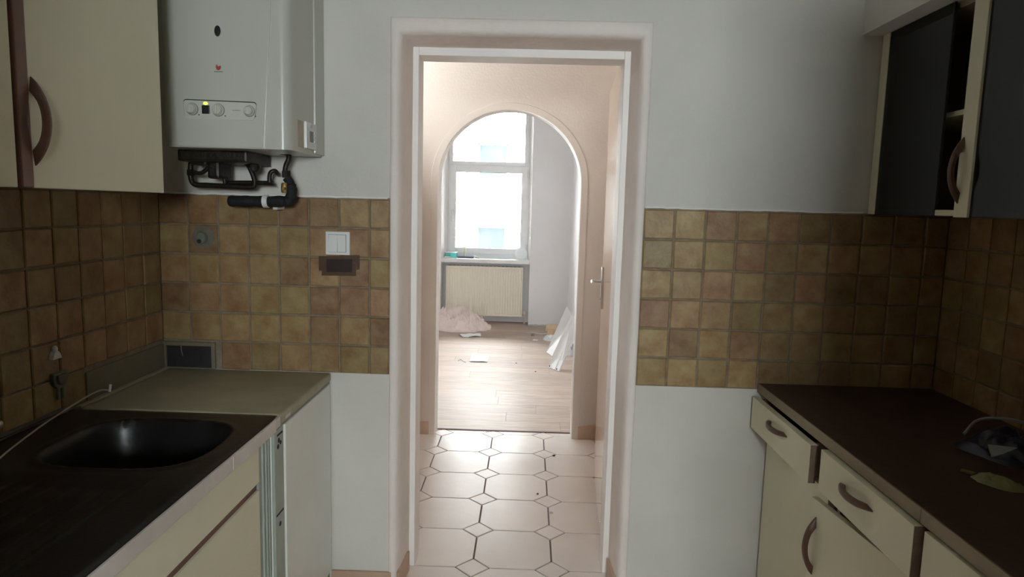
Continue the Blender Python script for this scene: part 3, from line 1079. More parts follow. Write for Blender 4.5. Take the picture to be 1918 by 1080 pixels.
# controller box on the boiler side
ctl = thing('room_controller', 'small white controller with grey display stuck to the boiler side', 'thermostat', (BX1, 2.2, 1.62))
sx = BX1 + .0005
obj('sticker', box(sx, sx + .001, 2.115, 2.172, 1.617, 1.700), MT['beige'], ctl)
cb = obj('housing', box(sx, sx + .010, 2.170, 2.272, 1.618, 1.702, .003), MT['wplast'], ctl)
obj('display', box(sx + .009, sx + .0112, 2.196, 2.235, 1.640, 1.675, .001), MT['screen'], cb)
obj('button', lathe([(.006, 0), (.006, .002)], (sx + .010, 2.215, 1.69), 'x', 14), MT['boiler'], cb)
for k in range(3):
    obj('button', box(sx + .0095, sx + .0113, 2.248, 2.262, 1.640 + k * .014, 1.648 + k * .014, .001), MT['boiler'], cb)
# the filler so the controller sits beside the back frame
# ------------------------------------------------------------------ wall fittings
sw = thing('light_switch', 'white double rocker light switch on the brown tiles', 'switch', (-.668, YB - .01, 1.305))
obj('switch_plate', box(-.7105, -.6255, YB - .021, YB - .0085, 1.265, 1.3465, .0025), MT['wplast'], sw)
obj('plate_gap', box(-.699, -.637, YB - .0225, YB - .018, 1.2745, 1.337, 0), MT['gplast'], sw)
for k, tilt in ((0, 1), (1, -1)):
    x0 = -.698 + k * .0305
    b = box(x0, x0 + .0295, YB - .0275, YB - .02, 1.2755, 1.336, .0015)
    for v in b.verts:
        if v.co.y < YB - .025:
            v.co.y += tilt * (v.co.z - 1.306) * .07
    obj('rocker', b, MT['wplast'], sw)
tp = thing('tape_patch', 'brown packing tape stuck across the tiles below the light switch', 'tape', (-.664, YB - .012, 1.19))


def tape(x0, x1, z0, z1, y, m, sl):
    n = 10
    pts = []
    for i in range(n + 1):
        x = x0 + (x1 - x0) * i / n
        pts.append((x, z1 + sl * (i / n - .5) + .0012 * noise.noise((x * 60, z1 * 9, 2))))
    for i in range(n + 1):
        x = x1 + (x0 - x1) * i / n
        pts.append((x, z0 + sl * (.5 - i / n) + .0015 * noise.noise((x * 60, z0 * 9, 5))))
    return prism(pts, 1, y - .0008, y)


obj('tape_strip', tape(-.738, -.592, 1.210, 1.262, YB - .0098, MT['tape'], .008), MT['tape'], tp)
obj('tape_strip', tape(-.728, -.604, 1.190, 1.235, YB - .0108, MT['tape'], .002), MT['tape'], tp)
obj('tape_strip', tape(-.710, -.618, 1.203, 1.250, YB - .0120, MT['tapedark'], .002), MT['tapedark'], tp)
st = thing('pipe_stub', 'capped grey pipe stub in a cement patch on the tiles', 'pipe', (-1.151, YB - .01, 1.29))
pts = [(-1.150 + .040 * math.cos(a) * (1 + .12 * noise.noise((a * 2, 1, 1))), 1.313 + .040 * math.sin(a) * (1 + .12 * noise.noise((a * 2, 4, 1)))) for a in [2 * PI * k / 24 for k in range(24)]]
obj('cement_patch', prism(pts, 1, YB - .0108, YB - .008), MT['cement'], st)
obj('plug', lathe([(.018, 0), (.018, .016), (.015, .02), (.008, .021)], (-1.151, YB - .009, 1.312), 'y', 16, 1, 1.2), MT['gplast'], st, True)
obj('plug_hole', lathe([(.008, 0), (.008, .0015)], (-1.156, YB - .0295, 1.300), 'y', 10), MT['groove'], st)

cap = thing('wall_plug', 'small white plastic cap on the dark tiles above the sink', 'cap', (XL + .01, 1.80, 1.0))
obj('base', prism([(1.783, .998), (1.818, .998), (1.813, 1.012), (1.806, 1.020), (1.795, 1.020), (1.788, 1.012)], 0, XL + .008, XL + .024, .002), MT['wplast'], cap)
obj('neck', lathe([(.007, 0), (.008, .008), (.006, .014), (.002, .017)], (XL + .016, 1.801, 1.018), 'z', 14), MT['wplast'], cap, True)
vl = thing('wall_valve', 'grey metal wall connection with two short pipes over the sink', 'valve', (XL + .01, 1.81, .88))
obj('rosette', prism([(1.782, .958), (1.842, .958), (1.838, .925), (1.822, .912), (1.802, .912), (1.786, .925)], 0, XL + .008, XL + .022, .003), MT['gplast'], vl)
obj('collar', prism([(1.792, .952), (1.832, .952), (1.829, .930), (1.818, .922), (1.806, .922), (1.795, .930)], 0, XL + .020, XL + .030, .003), MT['cement'], vl)
for yy in (1.803, 1.822):
    obj('pipe', tube([(XL + .018, yy, .916), (XL + .018, yy, .90), (XL + .018, yy, .882)], .0045, 8, 2), MT['gplast'], vl, True)
tag(obj('chrome_valve', lathe([(.009, 0), (.012, .004), (.012, .026), (.009, .032), (.003, .034)], (XL + .010, 1.565, .888), 'x', 18), MT['chrome'], None, True, (XL + .01, 1.565, .89)),
    'small chrome valve on the wall at the sink end', 'valve')

# ------------------------------------------------------------------ appliance
AX = -.699
ap = thing('washing_machine', 'white top edged appliance with hinge strip beside the sink counter', 'appliance', (-1.0, 2.1, 0))
obj('body', box(XL + .015, AX - .012, 1.834, YB - .016, .06, .800, .004), MT['appl'], ap)
obj('lid', box(XL + .03, AX + .004, 1.869, YB - .014, .806, .838, .010, 3), MT['appltop'], ap, True)
obj('lid_joint', box(XL + .03, AX - .002, 1.869, YB - .015, .798, .807), MT['gplast'], ap)
fd = obj('front_panel', box(AX - .012, AX + .002, 1.907, YB - .016, .083, .797, .005), MT['appl'], ap)
obj('plinth', box(AX - .03, AX - .006, 1.836, YB - .016, .004, .080, .002), MT['appltop'], ap)
hs = obj('hinge_strip', box(AX - .012, AX - .003, 1.832, 1.903, .02, .797, .002), MT['filler'], ap)
obj('badge', box(AX + .002, AX + .0045, 1.905, 1.945, .814, .824, .001), MT['panel'], ap)
for z in (.777, .540):
    obj('slot', box(AX - .005, AX - .0018, 1.84 if z < .6 else 1.853, 1.894, z, z + .005), MT['groove'], hs)
for (yy, z) in ((1.866, .762), (1.860, .745), (1.878, .752), (1.868, .508)):
    obj('screw_hole', lathe([(.0075 if yy != 1.878 else .005, 0), (.0065, .0012)], (AX - .0030, yy, z), 'x', 14), MT['groove'], hs)
obj('back_trim', box(XL + .014, XL + .031, 1.875, YB - .015, .80, .842, .003), MT['appltop'], ap)

# ------------------------------------------------------------------ sink base cabinet
sb = thing('sink_cabinet', 'cream sink base cabinet with apron panel and brown grip rail', 'cabinet', (-1.0, 1.0, 0))
FXL = -.712
obj('body', join(box(XL + .01, FXL - .022, .46, .476, .10, .795), box(XL + .01, FXL - .022, 1.812, 1.828, .10, .795), box(XL + .01, FXL - .022, .476, 1.812, .10, .118)), MT['carcass'], sb)
obj('plinth', box(XL + .05, FXL - .06, .46, 1.828, 0, .10), MT['brown'], sb)
obj('apron', box(FXL - .02, FXL, .46, 1.747, .686, .799, .002), MT['cream'], sb)
obj('grip_rail', box(FXL - .022, FXL - .008, .46, 1.747, .660, .690, .003), MT['brown'], sb)
for (a, b) in ((1.262, 1.746), (.765, 1.258), (.465, .761)):
    obj('door', box(FXL - .02, FXL, a, b, .105, .664, .002), MT['cream'], sb)
fl = obj('filler_strip', box(FXL - .03, FXL - .004, 1.750, 1.830, .02, .798, .002), MT['filler'], sb)
for yy in (1.772, 1.795, 1.812):
    obj('rib', box(FXL - .006, FXL + .001, yy, yy + .007, .02, .797, .002), MT['filler'], fl)
wt = thing('sink_worktop', 'worktop with worn white front edging carrying the dark sink', 'worktop', (-1.0, 1.0, .80))
obj('slab', join(box(XL + .008, XL + .05, .46, 1.830, .800, .830), box(-.745, AX - .003, .46, 1.830, .800, .834), box(XL + .05, -.745, 1.80, 1.830, .800, .830), box(XL + .05, -.745, .46, 1.40, .800, .826)), MT['wtop'], wt)
obj('front_edging', box(AX - .003, AX + .004, .46, 1.831, .799, .8345, .0015), MT['edge'], wt)
obj('edging_strip', box(AX + .0035, AX + .0052, 1.55, 1.74, .8, .834, .0005), MT['edge'], wt)
obj('wall_strip', tube([(XL + .012, .47, .846), (XL + .012, 1.2, .847), (XL + .012, 1.825, .845)], .007, 8, 4), MT['sealing'], wt, True)

SX0, SX1, SY0, SY1, SZ = XL + .016, AX - .0035, .475, 1.862, .840
bcx, bcy, bhx, bhy, bdep = -.955, 1.612, .195, .168, .155


def sink_h(x, y):
    q = (abs((x - bcx) / bhx) ** 3.2 + abs((y - bcy) / bhy) ** 3.2) ** (1 / 3.2)
    z = SZ
    rim = math.exp(-((q - 1.06) / .045) ** 2) * .0018
    z += rim
    if q < 1.02:
        t = min(1, max(0, (1.02 - q) / .22))
        s = t * t * (3 - 2 * t)
        z -= (bdep + .012 * max(0, 1 - q)) * s
    # draining board
    if y < 1.40:
        e = min(1, (1.40 - y) / .06)
        if -1.24 < x < -.80:
            z -= .0055 * e
            z += .0032 * e * max(0, math.sin((x + 1.24) / .44 * 2 * PI * 9)) * min(1, (1.40 - y) / .1)
    ed = min(x - SX0, SX1 - x, SY1 - y)
    if ed < .012:
        z -= .004 * (1 - ed / .012)
    return z


bm = bmesh.new()
nx, ny = 124, 170
xs_ = [SX0 + (SX1 - SX0) * i / nx for i in range(nx + 1)]
ys_ = [SY0 + (SY1 - SY0) * j / ny for j in range(ny + 1)]
V = [[bm.verts.new((x, y, sink_h(x, y))) for y in ys_] for x in xs_]
for i in range(nx):
    for j in range(ny):
        bm.faces.new((V[i][j], V[i + 1][j], V[i + 1][j + 1], V[i][j + 1]))
sink = thing('kitchen_sink', 'dark steel kitchen sink with oblong bowl and ribbed draining board', 'sink', (bcx, bcy, .81))
o = obj('basin', bm, MT['sink'], sink, True)
obj('end_edging', box(AX - .003, AX + .004, 1.832, 1.865, .806, .8345, .0015), MT['edge'], sink)
obj('drain', lathe([(.034, 0), (.034, .003), (.028, .004), (.012, .002)], (bcx, bcy, SZ - bdep - .012), 'z', 24), MT['chrome'], sink, True)
hose = [(-1.165, 1.40, .852), (-1.195, 1.476, .852), (-1.232, 1.62, .856), (-1.262, 1.76, .858), (-1.281, 1.89, .862), (-1.287, 1.97, .862), (-1.288, 2.015, .850)]
o = thing('drain_hose', 'thin white hose lying across the sink rim to the appliance', 'hose', (-1.2, 1.5, .85))
obj('tube', tube(hose, .0024, 10, 6), MT['hose'], o, True)
obj('tip', tube([(-1.286, 2.012, .846), (-1.286, 2.016, .856), (-1.285, 2.018, .868)], .0042, 10, 3), MT['wplast'], o, True)

# ------------------------------------------------------------------ right base cabinets
WXF = .838
rw = thing('brown_worktop', 'dark brown worktop along the shaded tiled wall', 'worktop', (1.15, 1.2, .82))
obj('slab', box(WXF + .003, XR - .010, .37, YB - .010, .818, .848, .002), MT['wtop'], rw)
for a, b in ((1.362, YB - .010), (.37, 1.360)):
    obj('front_edging', box(WXF - .001, WXF + .004, a, b, .817, .8485, .001), MT['wedge'], rw)


def base_unit(y0, y1, lab, drawer_x, door_free=None, dz=.690, dtop=.812, far=.004):
    c = thing('base_cabinet', lab, 'cabinet', (1.15, (y0 + y1) / 2, 0))
    obj('body', join(box(.90, XR - .01, y0, y0 + .016, .1, .815), box(.90, XR - .01, y1 - .016, y1, .1, .815), box(.90, XR - .01, y0, y1, .1, .118),
                     box(1.44, XR - .008, y0, y1, .1, .815), box(.90, .92, y0, y1, .795, .815), box(.90, 1.0, y0, y1, .675, .690)), MT['carcass'], c)
    obj('plinth', box(.95, .97, y0, y1, 0, .10), MT['brown'], c)
    df = obj('drawer', box(drawer_x, drawer_x + .021, y0 + .004, y1 - far, dz, dtop, .0012), MT['cream'], c)
    obj('panel_edge', box(drawer_x + .0012, drawer_x + .0205, y0 + .0025, y0 + .0045, dz + .001, dtop - .001), MT['drawerside'], df)
    obj('drawer_box', join(box(drawer_x + .02, 1.35, y0 + .025, y0 + .037, dz + .012, .80), box(drawer_x + .02, 1.35, y1 - .037, y1 - .025, dz + .012, .80),
                           box(drawer_x + .02, 1.35, y0 + .03, y1 - .03, dz + .010, dz + .018)), MT['drawerside'], df)
    yc = (y0 + y1) / 2
    obj('handle', bow_handle((drawer_x, yc - .080, .767), (0, 1, 0), (-1, 0, 0), .165, .030, .015), MT['bhandle'], df, True)
    # door
    hx = .880
    if door_free is None:
        db = box(hx, hx + .018, y0 + .002, y1 - .002, .105, .662, .0015)
        dd = obj('door', db, MT['cream'], c)
    else:
        db = box(0, .018, 0, y1 - y0 - .004, .105, .662, .0015)
        ang = math.asin((hx - door_free) / (y1 - y0))
        ca, sa = math.cos(ang), math.sin(ang)
        for v in db.verts:
            x, y = v.co.x, v.co.y
            v.co.x = hx + x * ca - y * sa
            v.co.y = y0 + .002 + x * sa + y * ca
        dd = obj('door', db, MT['cream'], c)
        fx, fy = door_free, y1 - .02
        obj('edge_band', box(0, .001, 0, .001, .1, .101), MT['drawerside'], dd) if False else None
        obj('handle', bow_handle((door_free + .004, y1 - .035, .445), (0, 0, 1), (-1, 0, 0), .170, .032, .016), MT['bhandle'], dd, True)
    return c


base_unit(1.858, 2.360, 'cream base cabinet with drawer pulled out beside the white wall', .818, dtop=.803)
base_unit(1.352, 1.842, 'cream base cabinet with drawer and door standing ajar', .823, .822, .696, far=.038)
base_unit(.858, 1.338, 'cream base cabinet with closed door under the brown worktop', .832)
base_unit(.375, .848, 'cream base cabinet beside the added light blocker', .832)
obj('inner_bracket', box(.862, .895, 1.80, 1.835, .676, .684, .002), MT['wplast'], bpy.data.objects['base_cabinet.001'])
# bags on the worktop
def heap(cx, cy, z0, rx, ry, h, seed, folds=.35, nr=16, na=48, power=1.7, rot=0.0, freq=3.0):
    bm = bmesh.new()
    rows = []
    cr, sr = math.cos(rot), math.sin(rot)
    for i in range(nr + 1):
        r = i / nr
        row = []
        for k in range(na):
            a = 2 * PI * k / na
            rad = 1 + .18 * noise.noise((math.cos(a) * 1.4 + seed, math.sin(a) * 1.4, seed * .7)) + .06 * noise.noise((math.cos(a) * 5, math.sin(a) * 5, seed))
            x, y = math.cos(a) * r * rx * rad, math.sin(a) * r * ry * rad
            base = (1 - r ** power)
            n1 = noise.noise((x / rx * freq + seed, y / ry * freq, seed * 1.7))
            n2 = 1 - abs(noise.noise((x / rx * freq * 1.7 + seed, y / ry * freq * 1.1 + n1, seed * 3.1))) * 2.4
            z = h * max(0, base * (.62 + .38 * n1) + folds * n2 * min(1, (1 - r) * 3 + .12) * .5)
            row.append((x, y, z if r < 1 else 0))
        rows.append([bm.verts.new((cx + x * cr - y * sr, cy + x * sr + y * cr, z0 + max(.0008, z) if i < nr else z0)) for x, y, z in row] if i else [bm.verts.new((cx, cy, z0 + row[0][2]))])
    for k in range(na):
        bm.faces.new((rows[0][0], rows[1][k], rows[1][(k + 1) % na]))
    for i in range(1, nr):
        for k in range(na):
            bm.faces.new((rows[i][k], rows[i + 1][k], rows[i + 1][(k + 1) % na], rows[i][(k + 1) % na]))
    bm.faces.new(rows[nr][::-1])
    return bm


bag = thing('plastic_bag', 'dark crumpled plastic bag with pale print on the brown worktop', 'bag', (1.28, 1.72, .849))
obj('bag_body', heap(1.285, 1.715, .849, .125, .12, .075, 3.1), MT['bag'], bag, True)
pts = [at(*q, 2, .905) for q in ((1850, 832), (1906, 838), (1878, 850), (1857, 856))]
obj('print_patch', prism([(p.x, p.y) for p in pts], 2, .904, .9055), MT['label'], bag)
obj('crumpled_rim', tube([(1.20, 1.80, .87), (1.25, 1.82, .905), (1.32, 1.80, .915), (1.38, 1.77, .90)], .004, 6, 5), MT['label'], bag, True)
pouch = thing('food_pouch', 'small olive green pouch with pinched tip on the brown worktop', 'pouch', (1.085, 1.505, .849))
obj('pouch_body', heap(1.092, 1.50, .849, .055, .028, .030, 8.3, .2, 10, 32, 2.2, -.85), MT['green'], pouch, True)
obj('pinched_tip', prism([(1.060, 1.545), (1.047, 1.568), (1.056, 1.574), (1.072, 1.550)], 2, .853, .858, .001), MT['green'], pouch)

# ------------------------------------------------------------------ right glass cabinets
RX = 1.172
gc = thing('glass_cabinet', 'cream wall cabinet with smoked glass panel next to the white wall', 'cabinet', (1.31, 2.14, 1.46))
yb0, yb1 = 1.898, YB - .012
obj('body', join(box(RX + .02, XR - .01, yb0, yb0 + .016, 1.462, 2.05), box(RX + .02, XR - .01, yb1 - .016, yb1, 1.462, 2.05), box(RX + .02, XR - .01, yb0, yb1, 2.034, 2.05),
                 box(1.44, XR - .01, yb0, yb1, 1.462, 2.05)), MT['carcass'], gc)
obj('bottom_panel', box(RX + .002, XR - .01, yb0, yb1, 1.457, 1.473, .001), MT['cream'], gc)
obj('shelf', box(RX + .03, XR - .02, yb0 + .016, yb1 - .016, 1.738, 1.752), MT['cream'], gc)
obj('stile', box(RX - .002, RX + .018, 2.326, yb1, 1.457, 2.05, .0015), MT['cream'], gc)
gp = obj('glass_panel', box(RX + .001, RX + .006, 1.991, 2.328, 1.456, 2.05), MT['smoked'], gc)
obj('panel_edge', box(RX, RX + .007, 1.989, 1.992, 1.456, 2.05), MT['groove'], gp)
gc2 = thing('glass_cabinet', 'cream wall cabinet with handled smoked glass door, farther from the white wall', 'cabinet', (1.31, 1.57, 1.46))
yb0, yb1 = 1.25, 1.894
obj('body', join(box(RX + .02, XR - .01, yb0, yb0 + .016, 1.462, 2.05), box(RX + .02, XR - .01, yb1 - .016, yb1, 1.462, 2.05), box(RX + .02, XR - .01, yb0, yb1, 2.034, 2.05),
                 box(1.44, XR - .01, yb0, yb1, 1.462, 2.05), box(RX + .02, XR - .01, yb0, yb1, 1.462, 1.476)), MT['carcass'], gc2)
obj('shelf', box(RX + .03, XR - .02, yb0 + .016, yb1 - .016, 1.738, 1.752), MT['cream'], gc2)
dd = obj('door', box(RX - .004, RX + .016, 1.836, yb1, 1.453, 2.05, .0015), MT['cream'], gc2)
obj('stile', box(RX - .004, RX + .016, yb0, yb0 + .058, 1.453, 2.05, .0015), MT['cream'], dd)
obj('glass_panel', box(RX + .003, RX + .008, yb0 + .056, 1.838, 1.453, 2.05), MT['smoked'], dd)
obj('handle', bow_handle((RX - .004, 1.880, 1.490), (0, 0, 1), (-1, 0, 0), .178, .034, .016), MT['bhandle'], dd, True)

# ------------------------------------------------------------------ radiator
RY = 8.30
rad = thing('radiator', 'cream ribbed panel radiator under the far window', 'radiator', (-.52, 8.35, .09))
rx0, rx1, rz0, rz1 = -.998, -.042, .088, .708
n = 29
pts = []
for k in range(n):
    a = rx0 + .012 + (rx1 - rx0 - .024) * k / n
    w = (rx1 - rx0 - .024) / n
    pts += [(a, RY + .0035), (a + w * .22, RY), (a + w * .60, RY), (a + w * .82, RY + .0035)]
pts += [(rx1 - .012, RY + .006), (rx1 - .012, RY + .02), (rx0 + .012, RY + .02)]
obj('front_panel', prism(pts, 2, rz0 + .02, rz1 - .03), MT['rad'], rad)
obj('panel_border', ring(rx0, rx1, RY - .002, RY + .018, rz0, rz1, .014, .003, tb=.022, tt=.032), MT['rad'], rad)
obj('side_cover', box(rx0, rx0 + .006, RY + .01, RY + .10, rz0 + .02, rz1, .002), MT['rad'], rad)
obj('side_cover', box(rx1 - .006, rx1, RY + .01, RY + .10, rz0 + .02, rz1, .002), MT['rad'], rad)
obj('back_panel', box(rx0 + .01, rx1 - .01, RY + .08, RY + .10, rz0 + .01, rz1 - .02), MT['rad'], rad)
tg = obj('top_grille', box(rx0 + .004, rx1 - .004, RY + .015, RY + .10, rz1 - .008, rz1, .001), MT['rad'], rad)
for k in range(18):
    x = rx0 + .03 + k * .0505
    obj('slot', box(x, x + .030, RY + .035, RY + .085, rz1 - .001, rz1 + .0006), MT['gasket'], tg)
v = obj('valve', join(lathe([(.012, 0), (.018, .004), (.018, .038), (.012, .046)], (-.008, RY + .005, .118), 'z', 14), tube([(-.042, RY + .03, .105), (-.02, RY + .03, .105), (-.008, RY + .03, .10)], .009, 10, 4),
                      lathe([(.012, 0), (.014, .002), (.014, .022), (.01, .026)], (-.008, RY + .005, .090), 'z', 8)), MT['radpipe'], rad, True)
obj('pipe', tube([(-.008, RY + .005, .10), (-.011, RY + .005, .05), (-.014, RY + .003, .001)], .008, 10, 3), MT['radpipe'], rad, True)
obj('pipe', tube([(rx0 - .022, RY + .05, .10), (rx0 - .022, RY + .05, .05), (rx0 - .022, RY + .05, .001)], .008, 10, 3), MT['radpipe'], rad, True)
obj('valve', join(lathe([(.011, 0), (.015, .004), (.015, .03), (.01, .036)], (rx0 - .022, RY + .05, .095), 'z', 12), tube([(rx0 - .022, RY + .05, .11), (rx0 + .002, RY + .05, .11)], .008, 10, 0)), MT['radpipe'], rad, True)

# ------------------------------------------------------------------ things on the sill
z = .804
tb = thing('soap_box', 'teal and white box on the window sill', 'box', (-.94, 8.34, z))
obj('tray', box(-1.018, -.868, 8.305, 8.40, z, z + .018, .003), MT['wplast'], tb)
obj('pack', box(-.945, -.868, 8.30, 8.37, z + .004, z + .058, .005), MT['teal'], tb)
obj('pack', box(-1.012, -.950, 8.335, 8.395, z + .018, z + .052, .004), MT['teal'], tb)
obj('lid', box(-1.014, -.862, 8.31, 8.40, z + .055, z + .068, .004), MT['wplast'], tb)
bt = thing('soap_bottle', 'milky pump bottle standing on the window sill', 'bottle', (-.775, 8.40, z))
obj('bottle_body', lathe([(.017, 0), (.020, .004), (.020, .07), (.015, .085), (.009, .092), (.009, .10)], (-.775, 8.40, z), 'z', 20), MT['bottle'], bt, True)
obj('pump', join(lathe([(.010, 0), (.010, .014), (.004, .016), (.004, .032)], (-.775, 8.40, z + .098), 'z', 14), tube([(-.775, 8.40, z + .130), (-.80, 8.39, z + .131), (-.815, 8.385, z + .120)], .005, 8, 4)), MT['bottle'], bt, True)
cb = thing('dark_tray', 'flat dark blue tray on the window sill', 'tray', (-.76, 8.31, z))
obj('tray_base', box(-.860, -.662, 8.285, 8.36, z, z + .012, .003), MT['navy'], cb)
obj('tray_rim', join(box(-.860, -.662, 8.285, 8.29, z + .01, z + .018, .001), box(-.860, -.662, 8.355, 8.36, z + .01, z + .018, .001)), MT['navy'], cb)
tg_ = thing('plastic_clip', 'small white plastic clip at the end of the dark tray', 'clip', (-.625, 8.29, z))
obj('jaw', prism([(-.665, z + .030), (-.655, z + .036), (-.590, z + .014), (-.585, z + .003), (-.60, z), (-.64, z + .012)], 1, 8.275, 8.305, .002), MT['wplast'], tg_)
obj('pivot', lathe([(.006, 0), (.006, .034)], (-.622, 8.306, z + .015), 'y', 10), MT['gplast'], tg_)
dsc = thing('round_lampshade', 'round white opal glass shade leaning in the window corner', 'lampshade', (-.08, 8.35, z))
obj('shade', lathe([(.028, -.020), (.060, -.012), (.074, .0), (.076, .008), (.070, .016), (.040, .024), (.006, .026)], (-.078, 8.305, z + .077), 'y', 36), MT['wglass'], dsc, True)
obj('collar', lathe([(.03, -.034), (.03, -.018)], (-.078, 8.305, z + .077), 'y', 24), MT['wglass'], dsc, True)

def sheet_heap(cx, cy, rx, ry, h, seed):
    bm = bmesh.new()
    nr, na = 60, 200
    rows = []
    for i in range(nr + 1):
        r = i / nr
        row = []
        for k in range(na if i else 1):
            a = 2 * PI * k / na
            ca, sa = math.cos(a), math.sin(a)
            rad = 1 + .22 * noise.noise((ca * 1.3 + seed, sa * 1.3, 2)) + .09 * noise.noise((ca * 4, sa * 4, seed))
            x, y = ca * r * rad, sa * r * rad
            w = Vector((x, y, seed)) + .35 * Vector((noise.noise((x * 1.8, y * 1.8, 1)), noise.noise((x * 1.8, y * 1.8, 9)), 0))
            r1 = 1 - abs(noise.noise((w.x * 3.2, w.y * 4.4, seed))) * 2.6
            r2 = 1 - abs(noise.noise((w.x * 7.5 + 3, w.y * 6.0, seed + 4))) * 2.6
            env = max(0, 1 - r ** 3.2)
            mound = .55 + .45 * noise.noise((x * 1.5 + 7, y * 1.5, seed)) + .25 * (1 - x * 1.1) * .5
            z = h * env * (mound * .52 + .55 * max(-.5, r1) + .26 * max(-.5, r2))
            lip = .02 * (1 + noise.noise((ca * 6, sa * 6, 3))) * (1 if i < nr else 0)
            row.append(bm.verts.new((cx + x * rx, cy + y * ry, .002 + max(lip if r > .6 else .01, z) if i < nr else .001)))
        rows.append(row)
    for k in range(na):
        bm.faces.new((rows[0][0], rows[1][k], rows[1][(k + 1) % na]))
    for i in range(1, nr):
        for k in range(na):
            bm.faces.new((rows[i][k], rows[i + 1][k], rows[i + 1][(k + 1) % na], rows[i][(k + 1) % na]))
    bm.faces.new(rows[nr][::-1])
    return bm


# ------------------------------------------------------------------ things on the far floor
cl = sheet_heap(-.80, 7.90, .43, .27, .21, 5.2)
bed = tag(obj('bed_sheet', cl, MT['cloth'], None, True, (-.80, 7.90, 0)), 'crumpled pale pink bed sheet heaped on the floor before the radiator', 'sheet')


def paper(name, pix, lab, seed, lines=False, fold=.012):
    q = [at(*p, 2, .002) for p in pix]
    bm = bmesh.new()
    nu, nv = 12, 8
    rows = []
    for i in range(nu + 1):
        u = i / nu
        r = []
        for j in range(nv + 1):
            v = j / nv
            p = (q[0] * (1 - u) + q[1] * u) * (1 - v) + (q[3] * (1 - u) + q[2] * u) * v
            r.append(bm.verts.new((p.x, p.y, .003 + fold * abs(noise.noise((u * 2.2 + seed, v * 1.6, seed))))))
        rows.append(r)
    for i in range(nu):
        for j in range(nv):
            bm.faces.new((rows[i][j], rows[i + 1][j], rows[i + 1][j + 1], rows[i][j + 1]))
    ge = bmesh.ops.extrude_face_region(bm, geom=bm.faces[:])
    bmesh.ops.translate(bm, verts=[v for v in ge['geom'] if isinstance(v, bmesh.types.BMVert)], vec=(0, 0, .0012))
    c = sum(q, Vector()) / 4
    t = thing(name, lab, 'paper', (c.x, c.y, 0))
    obj('sheet', bm, MT['paper'], t, True)
    if lines:
        for (v, u0, u1) in ((.24, .1, .9), (.50, .08, .92), (.76, .1, .7)):
            a = (q[0] * (1 - u0) + q[1] * u0) * (1 - v) + (q[3] * (1 - u0) + q[2] * u0) * v
            b = (q[0] * (1 - u1) + q[1] * u1) * (1 - v) + (q[3] * (1 - u1) + q[2] * u1) * v
            dv = (q[3] - q[0]).normalized() * .008
            pts = [(a.x, a.y), (b.x, b.y), (b.x + dv.x, b.y + dv.y), (a.x + dv.x, a.y + dv.y)]
            obj('print_line', prism(pts, 2, .0155, .0162), MT['print'], t)
    return t


paper('paper_sheet', ((858, 626), (900, 625), (901, 630), (868, 632)), 'folded white paper on the laminate near the bed sheet', 2.2, False, .02)
paper('paper_sheet', ((884, 664), (916, 667), (913, 678), (880, 677)), 'printed white paper lying alone on the bright laminate', 5.4, True, .014)
# leaning boards on a pile in the corner
def slab4(q, t):
    bm = bmesh.new()
    nn = (q[1] - q[0]).cross(q[3] - q[0]).normalized()
    if nn.y > 0:
        nn = -nn
    A = [bm.verts.new(p) for p in q]
    B = [bm.verts.new(p - nn * t) for p in q]
    bm.faces.new(A)
    bm.faces.new(B[::-1])
    for i in range(4):
        bm.faces.new((A[i], B[i], B[(i + 1) % 4], A[(i + 1) % 4]))
    bmesh.ops.recalc_face_normals(bm, faces=bm.faces)
    bmesh.ops.bevel(bm, geom=bm.edges[:], offset=.002, segments=1, affect='EDGES')
    return bm


def lean(pix, ytop, zb=.004):
    b0, b1 = at(*pix[0], 2, zb), at(*pix[1], 2, zb)
    t1, t0 = at(*pix[2], 1, ytop), at(*pix[3], 1, ytop)
    return [b0, b1, t1, t0]


q1 = lean(((1023, 659), (1034, 667), (1070, 590), (1061, 573)), 6.98)
b1 = thing('shelf_board', 'white shelf board leaning in the corner, the one nearer the window', 'board', (q1[0] + q1[1]) / 2)
obj('board_body', slab4(q1, .018), MT['wboard'], b1)
q2 = lean(((1027, 687), (1046, 695), (1089, 600), (1070, 589)), 6.38)
b2 = thing('shelf_board', 'white shelf board leaning in the corner, the one nearer the arch', 'board', (q2[0] + q2[1]) / 2)
o = obj('board_body', slab4(q2, .018), MT['wboard'], b2)
mi = [q2[0] * .45 + q2[1] * .55, q2[0] * .38 + q2[1] * .62, q2[3] * .38 + q2[2] * .62, q2[3] * .45 + q2[2] * .55]
obj('edge_lip', slab4([p + Vector((0, -.004, .004)) for p in mi], .006), MT['wboard'], b2)
for u in (.1, .8):
    c = q2[0] * (1 - u) + q2[1] * u + (q2[3] - q2[0]) * .02 + Vector((-.002, -.004, .004))
    obj('dowel_hole', lathe([(.006, 0), (.006, .003)], c, 'y', 8), MT['debris'], b2)
pt = thing('cardboard_box', 'flattened cardboard piece in the corner behind the boards', 'cardboard', (.36, 7.72, 0))
obj('card_body', box(.255, .47, 7.60, 7.84, .001, .075, .004), MT['card'], pt)
obj('flap', slab4([Vector((.235, 7.60, .052)), Vector((.45, 7.595, .07)), Vector((.46, 7.72, .11)), Vector((.25, 7.74, .105))], .004), MT['card'], pt)
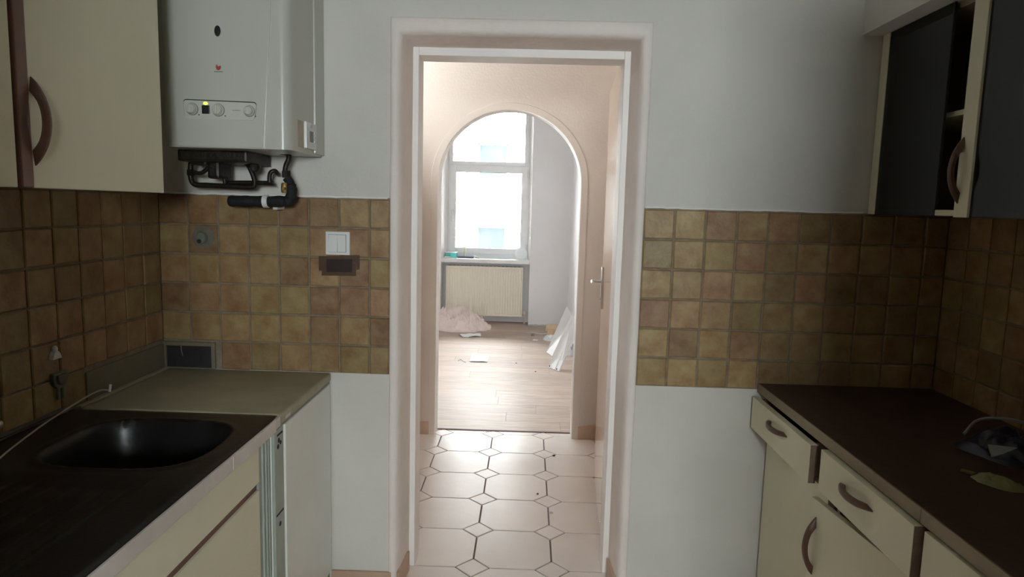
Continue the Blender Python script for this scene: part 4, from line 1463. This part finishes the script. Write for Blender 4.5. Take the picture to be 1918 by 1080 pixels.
tag(obj('plastic_film', heap(.29, 7.36, .001, .09, .10, .07, 4.4, .5, 14, 40), MT['film'], None, True, (.29, 7.36, 0)), 'crumpled white plastic film beside the cardboard', 'plastic film')
tag(obj('pillow_bag', heap(.455, 6.75, .001, .055, .20, .16, 6.4, .5, 16, 40), MT['film'], None, True, (.455, 6.75, 0)), 'white plastic bag between the leaning boards and the wall', 'bag')
tag(obj('cable', tube([(.03, 7.70, .004), (.10, 7.74, .004), (.17, 7.66, .004), (.26, 7.68, .004)], .004, 6, 5), MT['film'], None, True, (.1, 7.7, 0)), 'thin white cable on the floor by the cardboard', 'cable')
tag(obj('plug_piece', box(.075, .11, 7.52, 7.56, .001, .022, .004), MT['gplast'], None, False, (.09, 7.54, 0)), 'small grey plug piece on the laminate near the cable', 'plug')
tag(obj('paper_scrap', prism([(.085, 7.28), (.14, 7.26), (.15, 7.31), (.10, 7.33)], 2, .001, .004), MT['paper'], None, False, (.11, 7.3, 0)), 'tiny white paper scrap on the laminate near the film', 'scrap')
tag(obj('wire_scrap', tube([at(858, 675, 2, .004), at(863, 673, 2, .012), at(868, 676, 2, .004), at(872, 678, 2, .004)], .004, 6, 5), MT['print'], None, True, tuple(at(865, 676, 2, 0))), 'bent wire scrap on the laminate beside the printed paper', 'wire')


def crumb(px, py, r, lab, mt='debris'):
    p = at(px, py, 2, .001)
    bm = bmesh.new()
    bmesh.ops.create_icosphere(bm, subdivisions=2, radius=r)
    for v in bm.verts:
        v.co *= 1 + .4 * noise.noise(v.co * (2 / r) * .5 + Vector((px, py, 1)))
        v.co.z = max(v.co.z * .6, -r * .3) + r * .3
        v.co += Vector((p.x, p.y, .001))
    tag(obj('crumb', bm, MT[mt], None, True, (p.x, p.y, 0)), lab, 'crumb')


crumb(1037, 853.5, .009, 'dark crumb on the hall tiles near the arch')
crumb(1007, 925, .006, 'small dark crumb in the middle of a hall tile')
crumb(1033, 960, .008, 'grey crumb on the hall tile beside the open door', 'print')
crumb(967, 680, .007, 'small dark crumb on the bright laminate beyond the arch')
crumb(1003, 696, .007, 'dark speck on the laminate before the boards')
